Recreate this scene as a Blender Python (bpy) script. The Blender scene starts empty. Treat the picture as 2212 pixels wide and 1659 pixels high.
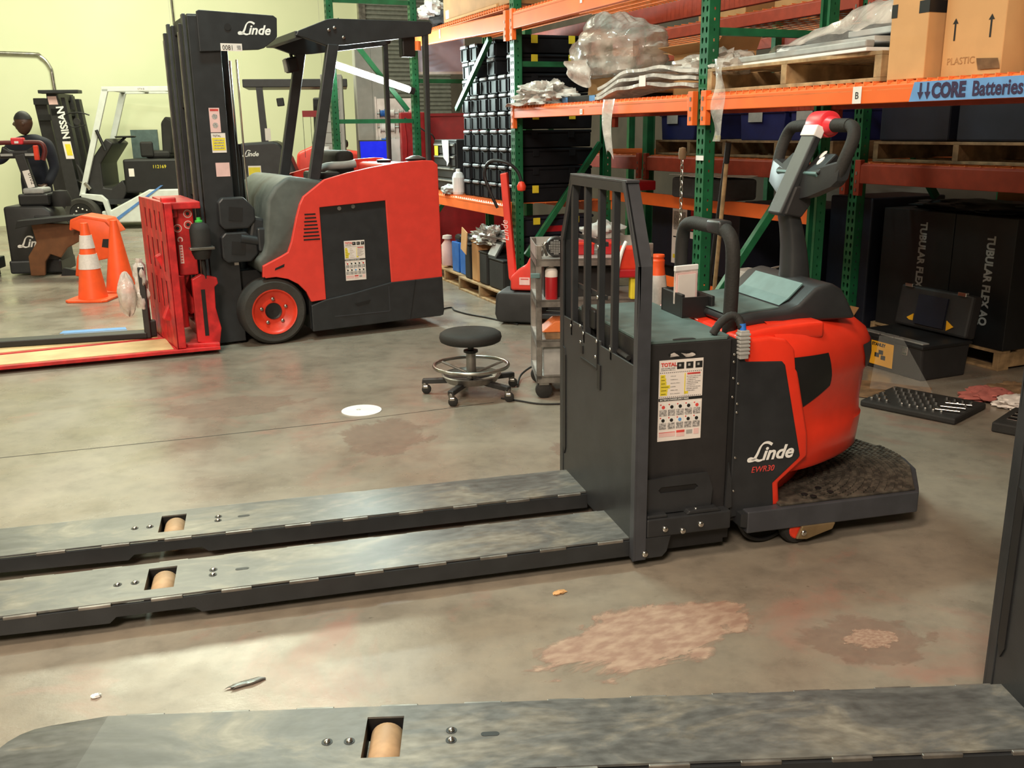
import bpy, bmesh, math, random
from mathutils import Vector, Matrix, noise
random.seed(7)
S=bpy.context.scene; C=S.collection
R=math.radians
# ---------------------------------------------------------------- camera
cam=bpy.data.cameras.new('camera'); co=bpy.data.objects.new('camera',cam); C.objects.link(co)
cam.sensor_width=36; cam.lens=2048/2212*36; cam.clip_end=200
fw=Vector((0,math.cos(R(15)),-math.sin(R(15)))); rt=Vector((0.99990913,-0.003489,-0.01302112)).normalized(); upv=rt.cross(fw)
co.matrix_world=Matrix(((rt.x,upv.x,-fw.x,0),(rt.y,upv.y,-fw.y,0),(rt.z,upv.z,-fw.z,1.42),(0,0,0,1)))
S.camera=co
# ---------------------------------------------------------------- light
wd=bpy.data.worlds.new('world'); S.world=wd; wd.use_nodes=True
bg=wd.node_tree.nodes['Background']; bg.inputs[0].default_value=(1.0,.86,.72,1); bg.inputs[1].default_value=.06
S.view_settings.view_transform='Standard'; S.view_settings.look='None'; S.view_settings.gamma=1; S.view_settings.use_curve_mapping=False
S.view_settings.exposure=0.13
def area(name,loc,size,power,col,rot=(0,0,0)):
    l=bpy.data.lights.new(name,'AREA'); l.shape='RECTANGLE'; l.size,l.size_y=size; l.energy=power; l.color=col
    o=bpy.data.objects.new(name,l); C.objects.link(o); o.location=loc; o.rotation_euler=[R(a) for a in rot]; return o
WARM=(1.0,.80,.60); GRN=(.98,1.0,.74); COOL=(.80,1.0,.95)
area('ceiling_and_fill_light',(-4.5,12.5,6.0),(5,2.5),640,GRN)
area('ceiling_and_fill_light',(-1.6,0.6,6.0),(1.4,1.4),230,WARM,(0,0,23))
area('ceiling_and_fill_light',(-1.4,-3.6,5.4),(1.6,1.6),520,(1.0,.84,.68),(35,0,15))  # added fill light behind the camera, brightens faces turned towards it
area('ceiling_and_fill_light',(-6,4,6.0),(2.4,.8),220,(1.0,.9,.72),(0,0,23))
area('ceiling_and_fill_light',(-1.4,5.6,5.6),(1.6,.3),190,(.72,1.0,.92),(0,0,23))
# ---------------------------------------------------------------- materials
M={}
def mat(n,col,rough=.5,metal=0,var=.12,scale=12,bump=0,bscale=60,emit=0,alpha=1,coat=0,trans=0,ior=1.45,col2=None,lo=.4,hi=.65):
    m=bpy.data.materials.new(n); m.use_nodes=True; nt=m.node_tree; b=nt.nodes['Principled BSDF']
    b.inputs['Roughness'].default_value=rough; b.inputs['Metallic'].default_value=metal
    if coat: b.inputs['Coat Weight'].default_value=coat; b.inputs['Coat Roughness'].default_value=.15
    if alpha<1: b.inputs['Alpha'].default_value=alpha
    if trans: b.inputs['Transmission Weight'].default_value=trans; b.inputs['IOR'].default_value=ior
    tc=nt.nodes.new('ShaderNodeTexCoord')
    nz=nt.nodes.new('ShaderNodeTexNoise'); nz.inputs['Scale'].default_value=scale; nz.inputs['Detail'].default_value=5
    nt.links.new(tc.outputs['Object'],nz.inputs['Vector'])
    rp=nt.nodes.new('ShaderNodeValToRGB'); nt.links.new(nz.outputs['Fac'],rp.inputs['Fac'])
    e=rp.color_ramp.elements; e[0].position=lo; e[1].position=hi
    c2=col2 if col2 else tuple(min(1,c*(1+var)) for c in col)
    c1=col if col2 else tuple(c*(1-var) for c in col)
    e[0].color=(*c1,1); e[1].color=(*c2,1)
    nt.links.new(rp.outputs['Color'],b.inputs['Base Color'])
    if bump:
        n2=nt.nodes.new('ShaderNodeTexNoise'); n2.inputs['Scale'].default_value=bscale; n2.inputs['Detail'].default_value=4
        nt.links.new(tc.outputs['Object'],n2.inputs['Vector'])
        bp=nt.nodes.new('ShaderNodeBump'); bp.inputs['Strength'].default_value=bump; bp.inputs['Distance'].default_value=.01
        nt.links.new(n2.outputs['Fac'],bp.inputs['Height']); nt.links.new(bp.outputs['Normal'],b.inputs['Normal'])
    if emit: b.inputs['Emission Color'].default_value=(*(col2 or col),1); b.inputs['Emission Strength'].default_value=emit
    M[n]=m; return m
mat('char',(.023,.025,.028),.42,bump=.05,bscale=300)          # charcoal paint
mat('char2',(.022,.021,.022),.5,bump=.06,bscale=260)
mat('slate',(.046,.049,.058),.45,bump=.04,bscale=300)
mat('hood',(.075,.085,.078),.55,bump=.05,bscale=200)
mat('black',(.010,.010,.011),.5)
mat('rubber',(.016,.015,.014),.75,bump=.15,bscale=120)
mat('tyre',(.040,.037,.033),.8,bump=.2,bscale=90)
mat('red',(.80,.040,.016),.32,var=.05,coat=.25)
mat('flred',(.74,.052,.036),.42,var=.05,coat=.1)
mat('rimred',(.72,.045,.018),.4,var=.1)
mat('attred',(.56,.020,.022),.45,var=.25,bump=.08,bscale=40)
mat('pinkred',(.72,.030,.045),.4,var=.06)
mat('orange',(.90,.165,.028),.45,var=.10,scale=4)
mat('orange_top',(.85,.22,.06),.5,var=.1)
mat('green',(.012,.125,.050),.40,var=.2,scale=8)
mat('steel',(.45,.43,.40),.32,1,var=.2)
mat('chrome',(.75,.74,.72),.16,1)
mat('dullsteel',(.30,.28,.26),.42,.8,var=.3)
mat('alu',(.55,.54,.52),.4,.7)
mat('white',(.78,.77,.74),.5,var=.04)
mat('paper',(.80,.74,.70),.6,var=.03)
mat('pinkpaper',(.78,.52,.50),.6,var=.06)
mat('yellow',(.80,.66,.04),.5,var=.06)
mat('grayprint',(.42,.40,.39),.6,var=.5,scale=220)
mat('redprint',(.62,.06,.05),.6,var=.2)
mat('blackprint',(.012,.012,.012),.6)
mat('blueprint',(.10,.28,.62),.6)
mat('whiteprint',(.86,.86,.84),.5,var=.02)
mat('cone',(.95,.105,.020),.45,var=.05)
mat('reflect',(.74,.66,.62),.4,var=.06,scale=60)
mat('card',(.42,.215,.085),.75,var=.10,scale=6)
mat('card2',(.60,.33,.14),.75,var=.06,scale=6)
mat('wood',(.40,.26,.13),.7,var=.3,scale=14,bump=.1)
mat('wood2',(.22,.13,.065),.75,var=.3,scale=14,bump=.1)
mat('plank',(.62,.44,.22),.6,var=.15,scale=5)
mat('navy',(.008,.010,.022),.55)
mat('bluebin',(.008,.012,.085),.5)
mat('brightblue',(.02,.15,.55),.45)
mat('tote',(.011,.012,.015),.6)
mat('totegrip',(.20,.21,.23),.5)
M['tote'].node_tree.nodes['Principled BSDF'].inputs['Specular IOR Level'].default_value=.12
mat('tan',(.46,.30,.17),.6,var=.12,scale=25)
mat('tealtop',(.10,.15,.145),.5,bump=.05)
mat('tealpad',(.11,.20,.205),.55)
mat('grayplastic',(.36,.36,.35),.5)
mat('mat_rubber',(.062,.052,.040),.7,var=.5,scale=30)
mat('brownin',(.15,.055,.018),.5)
mat('skin',(.075,.034,.020),.45)
mat('cloth_navy',(.008,.009,.018),.85)
mat('gold',(.33,.24,.13),.4,.7)
mat('machwhite',(.66,.69,.66),.45,var=.04)
mat('machblue',(.10,.24,.56),.5)
mat('graycab',(.42,.42,.40),.5,var=.05)
mat('foam',(.05,.05,.055),.9)
mat('offwhite',(.80,.80,.80),.6,var=.05)
mat('screen',(.01,.015,.5),.9,col2=(.02,.03,.7),emit=.7); M['screen'].node_tree.nodes['Principled BSDF'].inputs['Specular IOR Level'].default_value=.05
mat('lamp',(1,.97,.9),.4,var=0,emit=22)
mat('pinkrag',(.45,.13,.11),.9,var=.2)
mat('beamred_shade',(.34,.040,.018),.5,var=.12)  # red of the back row; also paints shade on the front row's rear beams
mat('lettergrey',(.40,.39,.38),.6)
mat('amberlabel',(.85,.42,.02),.5,var=.05)
mat('maroon',(.11,.012,.012),.5)
mat('redtool',(.42,.012,.018),.4,var=.1)
mat('whiteboard',(.55,.55,.72),.25,var=.06,scale=2)
mat('green_cap',(.06,.5,.08),.4)
mat('glassy',(.75,.78,.75),.08,alpha=.05,var=.02)
def plastic(n,col,a0,a1,sc):
    m=mat(n,col,.16,bump=1.0,bscale=sc,var=.05); nt=m.node_tree; b=nt.nodes['Principled BSDF']
    tc=nt.nodes.new('ShaderNodeTexCoord'); nz=nt.nodes.new('ShaderNodeTexNoise'); nz.inputs['Scale'].default_value=sc*.7; nz.inputs['Detail'].default_value=6; nz.inputs['Distortion'].default_value=1.2
    nt.links.new(tc.outputs['Object'],nz.inputs['Vector'])
    mr=nt.nodes.new('ShaderNodeMapRange'); mr.inputs['From Min'].default_value=.35; mr.inputs['From Max'].default_value=.65; mr.inputs['To Min'].default_value=a0; mr.inputs['To Max'].default_value=a1
    nt.links.new(nz.outputs['Fac'],mr.inputs['Value']); nt.links.new(mr.outputs[0],b.inputs['Alpha'])
plastic('poly',(.62,.55,.50),.35,.85,9); plastic('poly2',(.70,.64,.60),.5,.95,14); plastic('poly3',(.7,.66,.62),.25,.6,14)
# worn fork steel: charcoal paint scuffed to grey-green
def wornmat():
    m=bpy.data.materials.new('forktop'); m.use_nodes=True; nt=m.node_tree; b=nt.nodes['Principled BSDF']; L=nt.links.new
    tc=nt.nodes.new('ShaderNodeTexCoord'); mp=nt.nodes.new('ShaderNodeMapping'); mp.inputs['Scale'].default_value=(1,2.2,1); L(tc.outputs['Object'],mp.inputs['Vector'])
    n1=nt.nodes.new('ShaderNodeTexNoise'); n1.inputs['Scale'].default_value=3.2; n1.inputs['Detail'].default_value=7; n1.inputs['Roughness'].default_value=.62; n1.inputs['Distortion'].default_value=.8; L(mp.outputs[0],n1.inputs['Vector'])
    r1=nt.nodes.new('ShaderNodeValToRGB'); L(n1.outputs['Fac'],r1.inputs['Fac']); e=r1.color_ramp.elements
    e[0].position=.36; e[0].color=(.085,.088,.088,1); e[1].position=.72; e[1].color=(.27,.255,.215,1); x=e.new(.5); x.color=(.125,.128,.125,1); x=e.new(.6); x.color=(.19,.18,.155,1)
    n2=nt.nodes.new('ShaderNodeTexNoise'); n2.inputs['Scale'].default_value=22; n2.inputs['Detail'].default_value=6; L(mp.outputs[0],n2.inputs['Vector'])
    r2=nt.nodes.new('ShaderNodeValToRGB'); L(n2.outputs['Fac'],r2.inputs['Fac']); r2.color_ramp.elements[0].position=.35; r2.color_ramp.elements[0].color=(.75,.75,.75,1); r2.color_ramp.elements[1].position=.7; r2.color_ramp.elements[1].color=(1.15,1.15,1.15,1)
    mx=nt.nodes.new('ShaderNodeMix'); mx.data_type='RGBA'; mx.blend_type='MULTIPLY'; mx.inputs['Factor'].default_value=1; L(r1.outputs[0],mx.inputs['A']); L(r2.outputs[0],mx.inputs['B'])
    L(mx.outputs['Result'],b.inputs['Base Color'])
    rr=nt.nodes.new('ShaderNodeMapRange'); rr.inputs['To Min'].default_value=.22; rr.inputs['To Max'].default_value=.5; L(n2.outputs['Fac'],rr.inputs['Value']); L(rr.outputs[0],b.inputs['Roughness'])
    b.inputs['Metallic'].default_value=.15
    M['forktop']=m
wornmat()
def floormat():
    m=bpy.data.materials.new('concrete'); m.use_nodes=True; nt=m.node_tree; b=nt.nodes['Principled BSDF']; L=nt.links.new
    tc=nt.nodes.new('ShaderNodeTexCoord')
    def nz(sc,det,rough=.55,dist=0):
        n=nt.nodes.new('ShaderNodeTexNoise'); n.inputs['Scale'].default_value=sc; n.inputs['Detail'].default_value=det; n.inputs['Roughness'].default_value=rough; n.inputs['Distortion'].default_value=dist; L(tc.outputs['Object'],n.inputs['Vector']); return n
    def ramp(src,*st):
        r=nt.nodes.new('ShaderNodeValToRGB'); L(src,r.inputs['Fac']); e=r.color_ramp.elements
        e[0].position,e[0].color=st[0][0],(*st[0][1],1); e[1].position,e[1].color=st[-1][0],(*st[-1][1],1)
        for p,c in st[1:-1]: x=e.new(p); x.color=(*c,1)
        return r
    def mix(a,b_,f,mode='MIX'):
        x=nt.nodes.new('ShaderNodeMix'); x.data_type='RGBA'; x.blend_type=mode
        if hasattr(f,'is_output'): L(f,x.inputs['Factor'])
        else: x.inputs['Factor'].default_value=f
        L(a,x.inputs['A']); L(b_,x.inputs['B']); return x.outputs['Result']
    base=ramp(nz(.9,8,.6,.4).outputs['Fac'],(.3,(.165,.135,.105)),(.5,(.235,.205,.165)),(.72,(.31,.275,.225)))
    fine=ramp(nz(9,8,.65).outputs['Fac'],(.3,(.78,.78,.78)),(.5,(1,1,1)),(.75,(1.15,1.13,1.1)))
    col=mix(base.outputs[0],fine.outputs[0],1,'MULTIPLY')
    # pinkish scuffed stains
    pink=nt.nodes.new('ShaderNodeRGB'); pink.outputs[0].default_value=(.30,.17,.135,1)
    pf=ramp(nz(1.3,7,.62,1.5).outputs['Fac'],(.56,(0,0,0)),(.70,(.75,.75,.75)))
    col=mix(col,pink.outputs[0],pf.outputs[0])
    dk=ramp(nz(26,3).outputs['Fac'],(.70,(1,1,1)),(.78,(.62,.6,.57)))
    col=mix(col,dk.outputs[0],1,'MULTIPLY')
    L(col,b.inputs['Base Color'])
    rr=ramp(nz(2.2,6).outputs['Fac'],(.35,(.20,.20,.20)),(.7,(.46,.46,.46))); L(rr.outputs[0],b.inputs['Roughness'])
    bp=nt.nodes.new('ShaderNodeBump'); bp.inputs['Strength'].default_value=.08; bp.inputs['Distance'].default_value=.01; L(nz(14,8,.7).outputs['Fac'],bp.inputs['Height']); L(bp.outputs['Normal'],b.inputs['Normal'])
    b.inputs['Specular IOR Level'].default_value=.5
    M['concrete']=m
floormat()
mat('wall',(.70,.74,.50),.6,col2=(.76,.78,.55),scale=.6,bump=.03,bscale=40)
mat('wall2',(.60,.60,.48),.7,var=.06)
mat('ceil',(.5,.48,.44),.8)
mat('scuff',(.34,.215,.165),.55,col2=(.42,.30,.22),scale=9,bump=.1)
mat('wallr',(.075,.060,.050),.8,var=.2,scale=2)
mat('corr',(.36,.37,.34),.4,.5,var=.1)
# ---------------------------------------------------------------- mesh builder
class MB:
    def __init__(s): s.v=[]; s.f=[]
    def add(s,v,f):
        o=len(s.v); s.v+= [tuple(p) for p in v]; s.f+=[tuple(i+o for i in q) for q in f]; return s
    def box(s,x0,x1,y0,y1,z0,z1):
        return s.add([(x0,y0,z0),(x1,y0,z0),(x1,y1,z0),(x0,y1,z0),(x0,y0,z1),(x1,y0,z1),(x1,y1,z1),(x0,y1,z1)],
          [(0,3,2,1),(4,5,6,7),(0,1,5,4),(1,2,6,5),(2,3,7,6),(3,0,4,7)])
    def obox(s,c,ax,ay,az,h):   # oriented box: centre, axes, half sizes
        c=Vector(c); a=[Vector(k).normalized()*q for k,q in zip((ax,ay,az),h)]
        P=[c+a[0]*i+a[1]*j+a[2]*k for k in(-1,1) for j in(-1,1) for i in(-1,1)]
        return s.add(P,[(0,2,3,1),(4,5,7,6),(0,1,5,4),(1,3,7,5),(3,2,6,7),(2,0,4,6)])
    def beam(s,p,q,w,h,up=(0,0,1)):   # bar from p to q
        p=Vector(p);q=Vector(q);d=(q-p);l=d.length;d.normalize();u=Vector(up);sx=d.cross(u)
        if sx.length<1e-4: sx=d.cross(Vector((1,0,0)))
        sx.normalize();uu=sx.cross(d)
        return s.obox((p+q)/2,d,sx,uu,(l/2,w/2,h/2))
    def prism(s,pts,ax,a0,a1):   # 2D profile extruded; ax 'y': pts=(x,z); 'x': pts=(y,z); 'z': pts=(x,y)
        f={'y':lambda p,a:(p[0],a,p[1]),'x':lambda p,a:(a,p[0],p[1]),'z':lambda p,a:(p[0],p[1],a)}[ax]; n=len(pts)
        return s.add([f(p,a0) for p in pts]+[f(p,a1) for p in pts],[tuple(range(n))[::-1],tuple(range(n,2*n))]+[(i,(i+1)%n,n+(i+1)%n,n+i) for i in range(n)])
    def tube(s,path,r,n=10,caps=True):
        P=[Vector(p) for p in path]; m=len(P); rr=r if isinstance(r,(list,tuple)) else [r]*m; vs=[]; pu=None
        for i,p in enumerate(P):
            t=(P[min(i+1,m-1)]-P[max(i-1,0)])
            if t.length<1e-9: t=Vector((0,0,1))
            t.normalize()
            if pu is None: pu=t.orthogonal().normalized()
            u=(pu-t*pu.dot(t)); u=u.normalized() if u.length>1e-5 else t.orthogonal().normalized(); pu=u; w=t.cross(u)
            vs+=[p+(u*math.cos(6.28318*k/n)+w*math.sin(6.28318*k/n))*rr[i] for k in range(n)]
        fs=[(i*n+k,i*n+(k+1)%n,(i+1)*n+(k+1)%n,(i+1)*n+k) for i in range(m-1) for k in range(n)]
        if caps: fs+=[tuple(range(n))[::-1],tuple(range((m-1)*n,m*n))]
        return s.add(vs,fs)
    def lathe(s,prof,n=24,c=(0,0,0),ax='z'):   # prof: (r,h)
        vs=[];m=len(prof)
        for r,hh in prof:
            for k in range(n):
                a=6.2831853*k/n; x,y=r*math.cos(a),r*math.sin(a)
                vs.append({'z':(c[0]+x,c[1]+y,c[2]+hh),'y':(c[0]+x,c[1]+hh,c[2]-y),'x':(c[0]+hh,c[1]+x,c[2]+y)}[ax])
        fs=[(i*n+k,i*n+(k+1)%n,(i+1)*n+(k+1)%n,(i+1)*n+k) for i in range(m-1) for k in range(n)]
        if prof[0][0]>1e-6: fs.append(tuple(range(n))[::-1])
        if prof[-1][0]>1e-6: fs.append(tuple(range((m-1)*n,m*n)))
        return s.add(vs,fs)
    def grid(s,fn,nu,nv,closeu=False):
        vs=[fn(i/(nu if closeu else nu-1),j/(nv-1)) for j in range(nv) for i in range(nu)]
        fs=[(j*nu+i,j*nu+(i+1)%nu,(j+1)*nu+(i+1)%nu,(j+1)*nu+i) for j in range(nv-1) for i in range(nu if closeu else nu-1)]
        return s.add(vs,fs)
    def build(s,name,mt,parent=None,bevel=0,smooth=False,seg=2,solid=0,sub=0,loc=None,rz=0,label=None,cat=None,group=None,kind=None,fixn=True):
        me=bpy.data.meshes.new(name); me.from_pydata(s.v,[],s.f)
        bm=bmesh.new(); bm.from_mesh(me)
        if fixn: bmesh.ops.remove_doubles(bm,verts=bm.verts,dist=1e-6); bmesh.ops.recalc_face_normals(bm,faces=bm.faces)
        if bevel:
            ed=[e for e in bm.edges if len(e.link_faces)==2 and e.calc_face_angle(0)>.5]
            try: bmesh.ops.bevel(bm,geom=ed,offset=bevel,segments=seg,affect='EDGES',profile=.5,clamp_overlap=True)
            except Exception: pass
        if solid: bmesh.ops.solidify(bm,geom=bm.faces[:],thickness=solid)
        bm.to_mesh(me); bm.free()
        me.materials.append(M[mt] if isinstance(mt,str) else mt)
        if smooth:
            for p in me.polygons: p.use_smooth=True
            try: me.set_sharp_from_angle(angle=R(smooth if smooth is not True else 45))
            except Exception: pass
        o=bpy.data.objects.new(name,me); C.objects.link(o)
        if parent: o.parent=parent
        if loc is not None: o.location=loc
        if rz: o.rotation_euler=(0,0,R(rz))
        if sub: md=o.modifiers.new('sub','SUBSURF'); md.levels=md.render_levels=sub
        if label: o['label']=label
        if cat: o['category']=cat
        if group: o['group']=group
        if kind: o['kind']=kind
        return o
def thing(name,label,cat,loc=(0,0,0),rz=0,group=None,kind=None):
    o=bpy.data.objects.new(name,None); C.objects.link(o); o.location=loc; o.rotation_euler=(0,0,R(rz)); o.empty_display_size=.1
    if kind: o['kind']=kind
    else: o['label']=label; o['category']=cat
    if kind and label: o['label']=label
    if group: o['group']=group
    return o
def dup(o,parent=None):
    c=o.copy(); C.objects.link(c); c.parent=parent
    for ch in o.children: dup(ch,c)
    return c
def place(o,loc,rz=0,label=None,group=None):
    o.location=loc; o.rotation_euler=(0,0,R(rz))
    if label: o['label']=label
    if group: o['group']=group
    return o
def text(name,body,size,mt,parent,loc,right=(1,0,0),up=(0,0,1),shear=0,bold=0,ext=.0006,align='LEFT',wx=1,space=1):
    cu=bpy.data.curves.new('t','FONT'); cu.body=body; cu.size=size; cu.shear=shear; cu.offset=bold; cu.extrude=ext; cu.align_x=align; cu.space_character=space; cu.resolution_u=3
    t=bpy.data.objects.new('t',cu); C.objects.link(t)
    me=bpy.data.meshes.new_from_object(t.evaluated_get(bpy.context.evaluated_depsgraph_get())); bpy.data.objects.remove(t)
    r=Vector(right).normalized(); u=Vector(up).normalized(); n=r.cross(u)
    me.transform(Matrix(((r.x*wx,u.x,n.x,loc[0]),(r.y*wx,u.y,n.y,loc[1]),(r.z*wx,u.z,n.z,loc[2]),(0,0,0,1))))
    me.materials.clear(); me.materials.append(M[mt]); me.name=name
    o=bpy.data.objects.new(name,me); C.objects.link(o); o.parent=parent; return o
def ribbon(mb,pts,w,fn):   # flat stroke; fn maps 2D->3D
    n=len(pts); L=[];Rr=[]
    for i in range(n):
        a=pts[max(i-1,0)];b=pts[min(i+1,n-1)];d=Vector((b[0]-a[0],b[1]-a[1])).normalized(); nn=Vector((-d.y,d.x)); ww=w[i] if isinstance(w,list) else w
        L.append(fn(pts[i][0]+nn.x*ww/2,pts[i][1]+nn.y*ww/2)); Rr.append(fn(pts[i][0]-nn.x*ww/2,pts[i][1]-nn.y*ww/2))
    return mb.add(L+Rr,[(i,i+1,n+i+1,n+i) for i in range(n-1)])
def smoothpath(p,k=6):
    P=[Vector(q) for q in p]; out=[]
    for i in range(len(P)-1):
        a=P[max(i-1,0)];b=P[i];c=P[i+1];d=P[min(i+2,len(P)-1)]
        for j in range(k):
            t=j/k; out.append(.5*((2*b)+(c-a)*t+(2*a-5*b+4*c-d)*t*t+(3*b-a-3*c+d)*t**3))
    out.append(P[-1]); return out
def logo(parent,x,y,z,w,mt='whiteprint',right=(1,0,0),up=(0,0,1)):   # script lettering, total width w
    s=w/3.05; r=Vector(right);u=Vector(up); o0=Vector((x,y,z)); n=r.cross(u)
    fn=lambda a,b: tuple(o0+r*(a*s)+u*(b*s)+n*.0008)
    p=[(q[0],q[1]) for q in smoothpath([(1.02,.02,0),(.75,-.03,0),(.5,.06,0),(.28,.02,0),(.05,.0,0),(.02,.12,0),(.2,.17,0),(.42,.12,0),(.62,.4,0),(.82,.85,0),(1.05,1.08,0),(1.35,1.1,0),(1.62,.95,0)],6)]
    ww=[.10+.09*abs(math.sin(i*.11)) for i in range(len(p))]
    ribbon(MB(),p,ww,fn).build('lettering',mt,parent,fixn=False)
    text('lettering','inde',s*1.22,mt,parent,tuple(o0+r*(.93*s)+u*(.0)+n*.0006),right,up,shear=.32,bold=.03*s,wx=1.02)
def blob(fn,nu=28,nv=18): return MB().grid(fn,nu,nv,closeu=True)
def nzv(p,sc,seed=0): return noise.noise(Vector(p)*sc+Vector((seed*7.3,seed*3.1,seed*5.7)))
# ================================================================ room shell
RA=23.1; AX=Vector((-.392,.920,0)); NX=Vector((.920,.392,0)); BX=Vector((1.02,5.2,0))
def rw(t,s,z=0): p=BX+NX*t+AX*s; return (p.x,p.y,z)
MB().box(-14,9,-6,21,-.1,0).build('floor','concrete',kind='structure')
MB().box(-14,9,-6,21,6.6,6.7).build('ceiling','ceil',kind='structure')
wl=thing('wall_back','pale yellow-green painted back wall','wall',(-5.5,17.0,0),RA,kind='structure')
MB().box(-8,13,0,.2,0,6.6).build('wall_panel','wall',wl)
MB().box(-.16,-.152,-.002,.001,0,6.6).build('wall_joint','wall2',wl); MB().box(2.35,2.358,-.002,.001,0,6.6).build('wall_joint','wall2',wl)
def wpt(x,z,d=-.03): return (x,d,z)
MB().tube(smoothpath([wpt(-4.5,2.72),wpt(-2.45,2.70),wpt(-2.2,2.66),wpt(-2.08,2.5),wpt(-2.06,2.3),wpt(-2.03,1.25)],5),.028,8).build('conduit','steel',wl,smooth=True)
MB().tube([wpt(-.12,4.6),wpt(-.10,2.9),wpt(-.10,1.7)],.02,8).build('conduit','steel',wl,smooth=True)
MB().box(-.16,-.04,-.06,0,2.55,2.66).build('conduit_bracket','steel',wl)
MB().box(-2.10,-1.92,-.08,0,1.12,1.30).build('outlet_box','steel',wl,bevel=.01)
d=thing('door_1','grey corrugated roll-up steel door in the back wall','door',(-5.5,17.0,0),RA,kind='structure')
m=MB(); zz=[i*.045 for i in range(90)]
prof=[]
for i in range(60): z=i*.075; prof+=[(-.05,z),(-.085,z+.02),(-.085,z+.05),(-.05,z+.07)]
m.add([(3.15,p[0],p[1]) for p in prof]+[(8.2,p[0],p[1]) for p in prof],[(i,i+1,len(prof)+i+1,len(prof)+i) for i in range(len(prof)-1)])
m.build('door_curtain','corr',d,fixn=False); MB().box(3.05,3.17,-.12,0,0,4.6).build('door_track','dullsteel',d); MB().box(8.2,8.32,-.12,0,0,4.6).build('door_track','dullsteel',d)
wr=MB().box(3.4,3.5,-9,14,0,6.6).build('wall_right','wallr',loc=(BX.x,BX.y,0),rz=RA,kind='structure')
MB().box(-14,-13.9,-6,14,0,6.6).build('wall_left','wall',kind='structure')
MB().box(-14,9,-6,-5.9,0,6.6).build('wall_front','wall2',kind='structure')
# saw-cut joint and stains in the slab
j=MB(); 
ribbon(j,[(-2.55,4.05),(-1.6,4.35),(-.8,4.63),(-.1,4.92)],.006,lambda a,b:(a,b,.0006)); j.build('floor_joint','blackprint',bpy.data.objects['floor'],fixn=False)
def stain(name,cx,cy,rx,ry,ang,mt,seed,k=.55,fr=2.6,z=.0008):
    m=MB(); n=90; c,s_=math.cos(R(ang)),math.sin(R(ang)); vs=[(cx,cy,z)]
    for i in range(n):
        a=6.28318*i/n; rr=1+k*nzv((math.cos(a),math.sin(a),0),fr,seed)+.25*nzv((math.cos(a),math.sin(a),0),9,seed)
        x,y=rx*rr*math.cos(a),ry*rr*math.sin(a); vs.append((cx+x*c-y*s_,cy+x*s_+y*c,z))
    m.add(vs,[(0,1+i,1+(i+1)%n) for i in range(n)]); return m.build(name,mt,bpy.data.objects['floor'],fixn=False)
mat('stain2',(.33,.29,.24),.5,var=.12)
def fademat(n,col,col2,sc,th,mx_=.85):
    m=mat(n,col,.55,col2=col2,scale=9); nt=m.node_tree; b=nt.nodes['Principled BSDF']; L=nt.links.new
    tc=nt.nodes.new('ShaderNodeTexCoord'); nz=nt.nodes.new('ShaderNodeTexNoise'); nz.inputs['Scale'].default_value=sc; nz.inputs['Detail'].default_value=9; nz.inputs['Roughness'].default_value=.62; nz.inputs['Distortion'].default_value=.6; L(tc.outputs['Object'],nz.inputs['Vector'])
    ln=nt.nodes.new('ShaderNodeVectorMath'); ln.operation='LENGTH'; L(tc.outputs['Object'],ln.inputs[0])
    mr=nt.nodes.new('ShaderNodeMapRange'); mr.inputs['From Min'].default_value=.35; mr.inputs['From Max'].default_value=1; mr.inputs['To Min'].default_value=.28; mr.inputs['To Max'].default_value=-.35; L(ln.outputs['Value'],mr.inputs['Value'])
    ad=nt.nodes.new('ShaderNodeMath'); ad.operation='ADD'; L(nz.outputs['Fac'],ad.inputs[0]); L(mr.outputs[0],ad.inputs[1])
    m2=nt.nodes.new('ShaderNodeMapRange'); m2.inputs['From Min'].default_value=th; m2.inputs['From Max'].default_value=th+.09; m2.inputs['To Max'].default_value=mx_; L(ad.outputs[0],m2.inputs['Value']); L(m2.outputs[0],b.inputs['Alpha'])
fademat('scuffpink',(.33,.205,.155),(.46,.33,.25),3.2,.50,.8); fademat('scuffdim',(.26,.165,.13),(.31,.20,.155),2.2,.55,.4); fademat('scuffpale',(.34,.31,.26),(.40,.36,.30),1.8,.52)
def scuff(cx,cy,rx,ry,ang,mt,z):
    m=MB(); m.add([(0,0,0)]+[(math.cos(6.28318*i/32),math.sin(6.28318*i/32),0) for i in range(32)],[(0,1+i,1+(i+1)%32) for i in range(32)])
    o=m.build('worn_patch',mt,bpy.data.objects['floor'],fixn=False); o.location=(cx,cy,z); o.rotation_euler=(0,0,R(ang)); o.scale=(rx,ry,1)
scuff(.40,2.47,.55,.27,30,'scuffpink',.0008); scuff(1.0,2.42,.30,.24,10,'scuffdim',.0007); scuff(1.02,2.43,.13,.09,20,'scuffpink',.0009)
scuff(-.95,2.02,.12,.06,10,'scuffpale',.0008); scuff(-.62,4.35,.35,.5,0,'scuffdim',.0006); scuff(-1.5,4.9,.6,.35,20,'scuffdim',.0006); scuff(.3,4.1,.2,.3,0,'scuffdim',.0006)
dsc=MB().lathe([(0,.0),(.105,.0),(.105,.003),(0,.003)],36).build('floor_marker','offwhite',loc=(-.795,4.795,.0005),label='round white sticker disc on the bare concrete floor',cat='floor sticker')
text('lettering','O','0' and .03,'grayprint',dsc,(-.03,.0,.0036),(1,0,0),(0,1,0))
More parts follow.
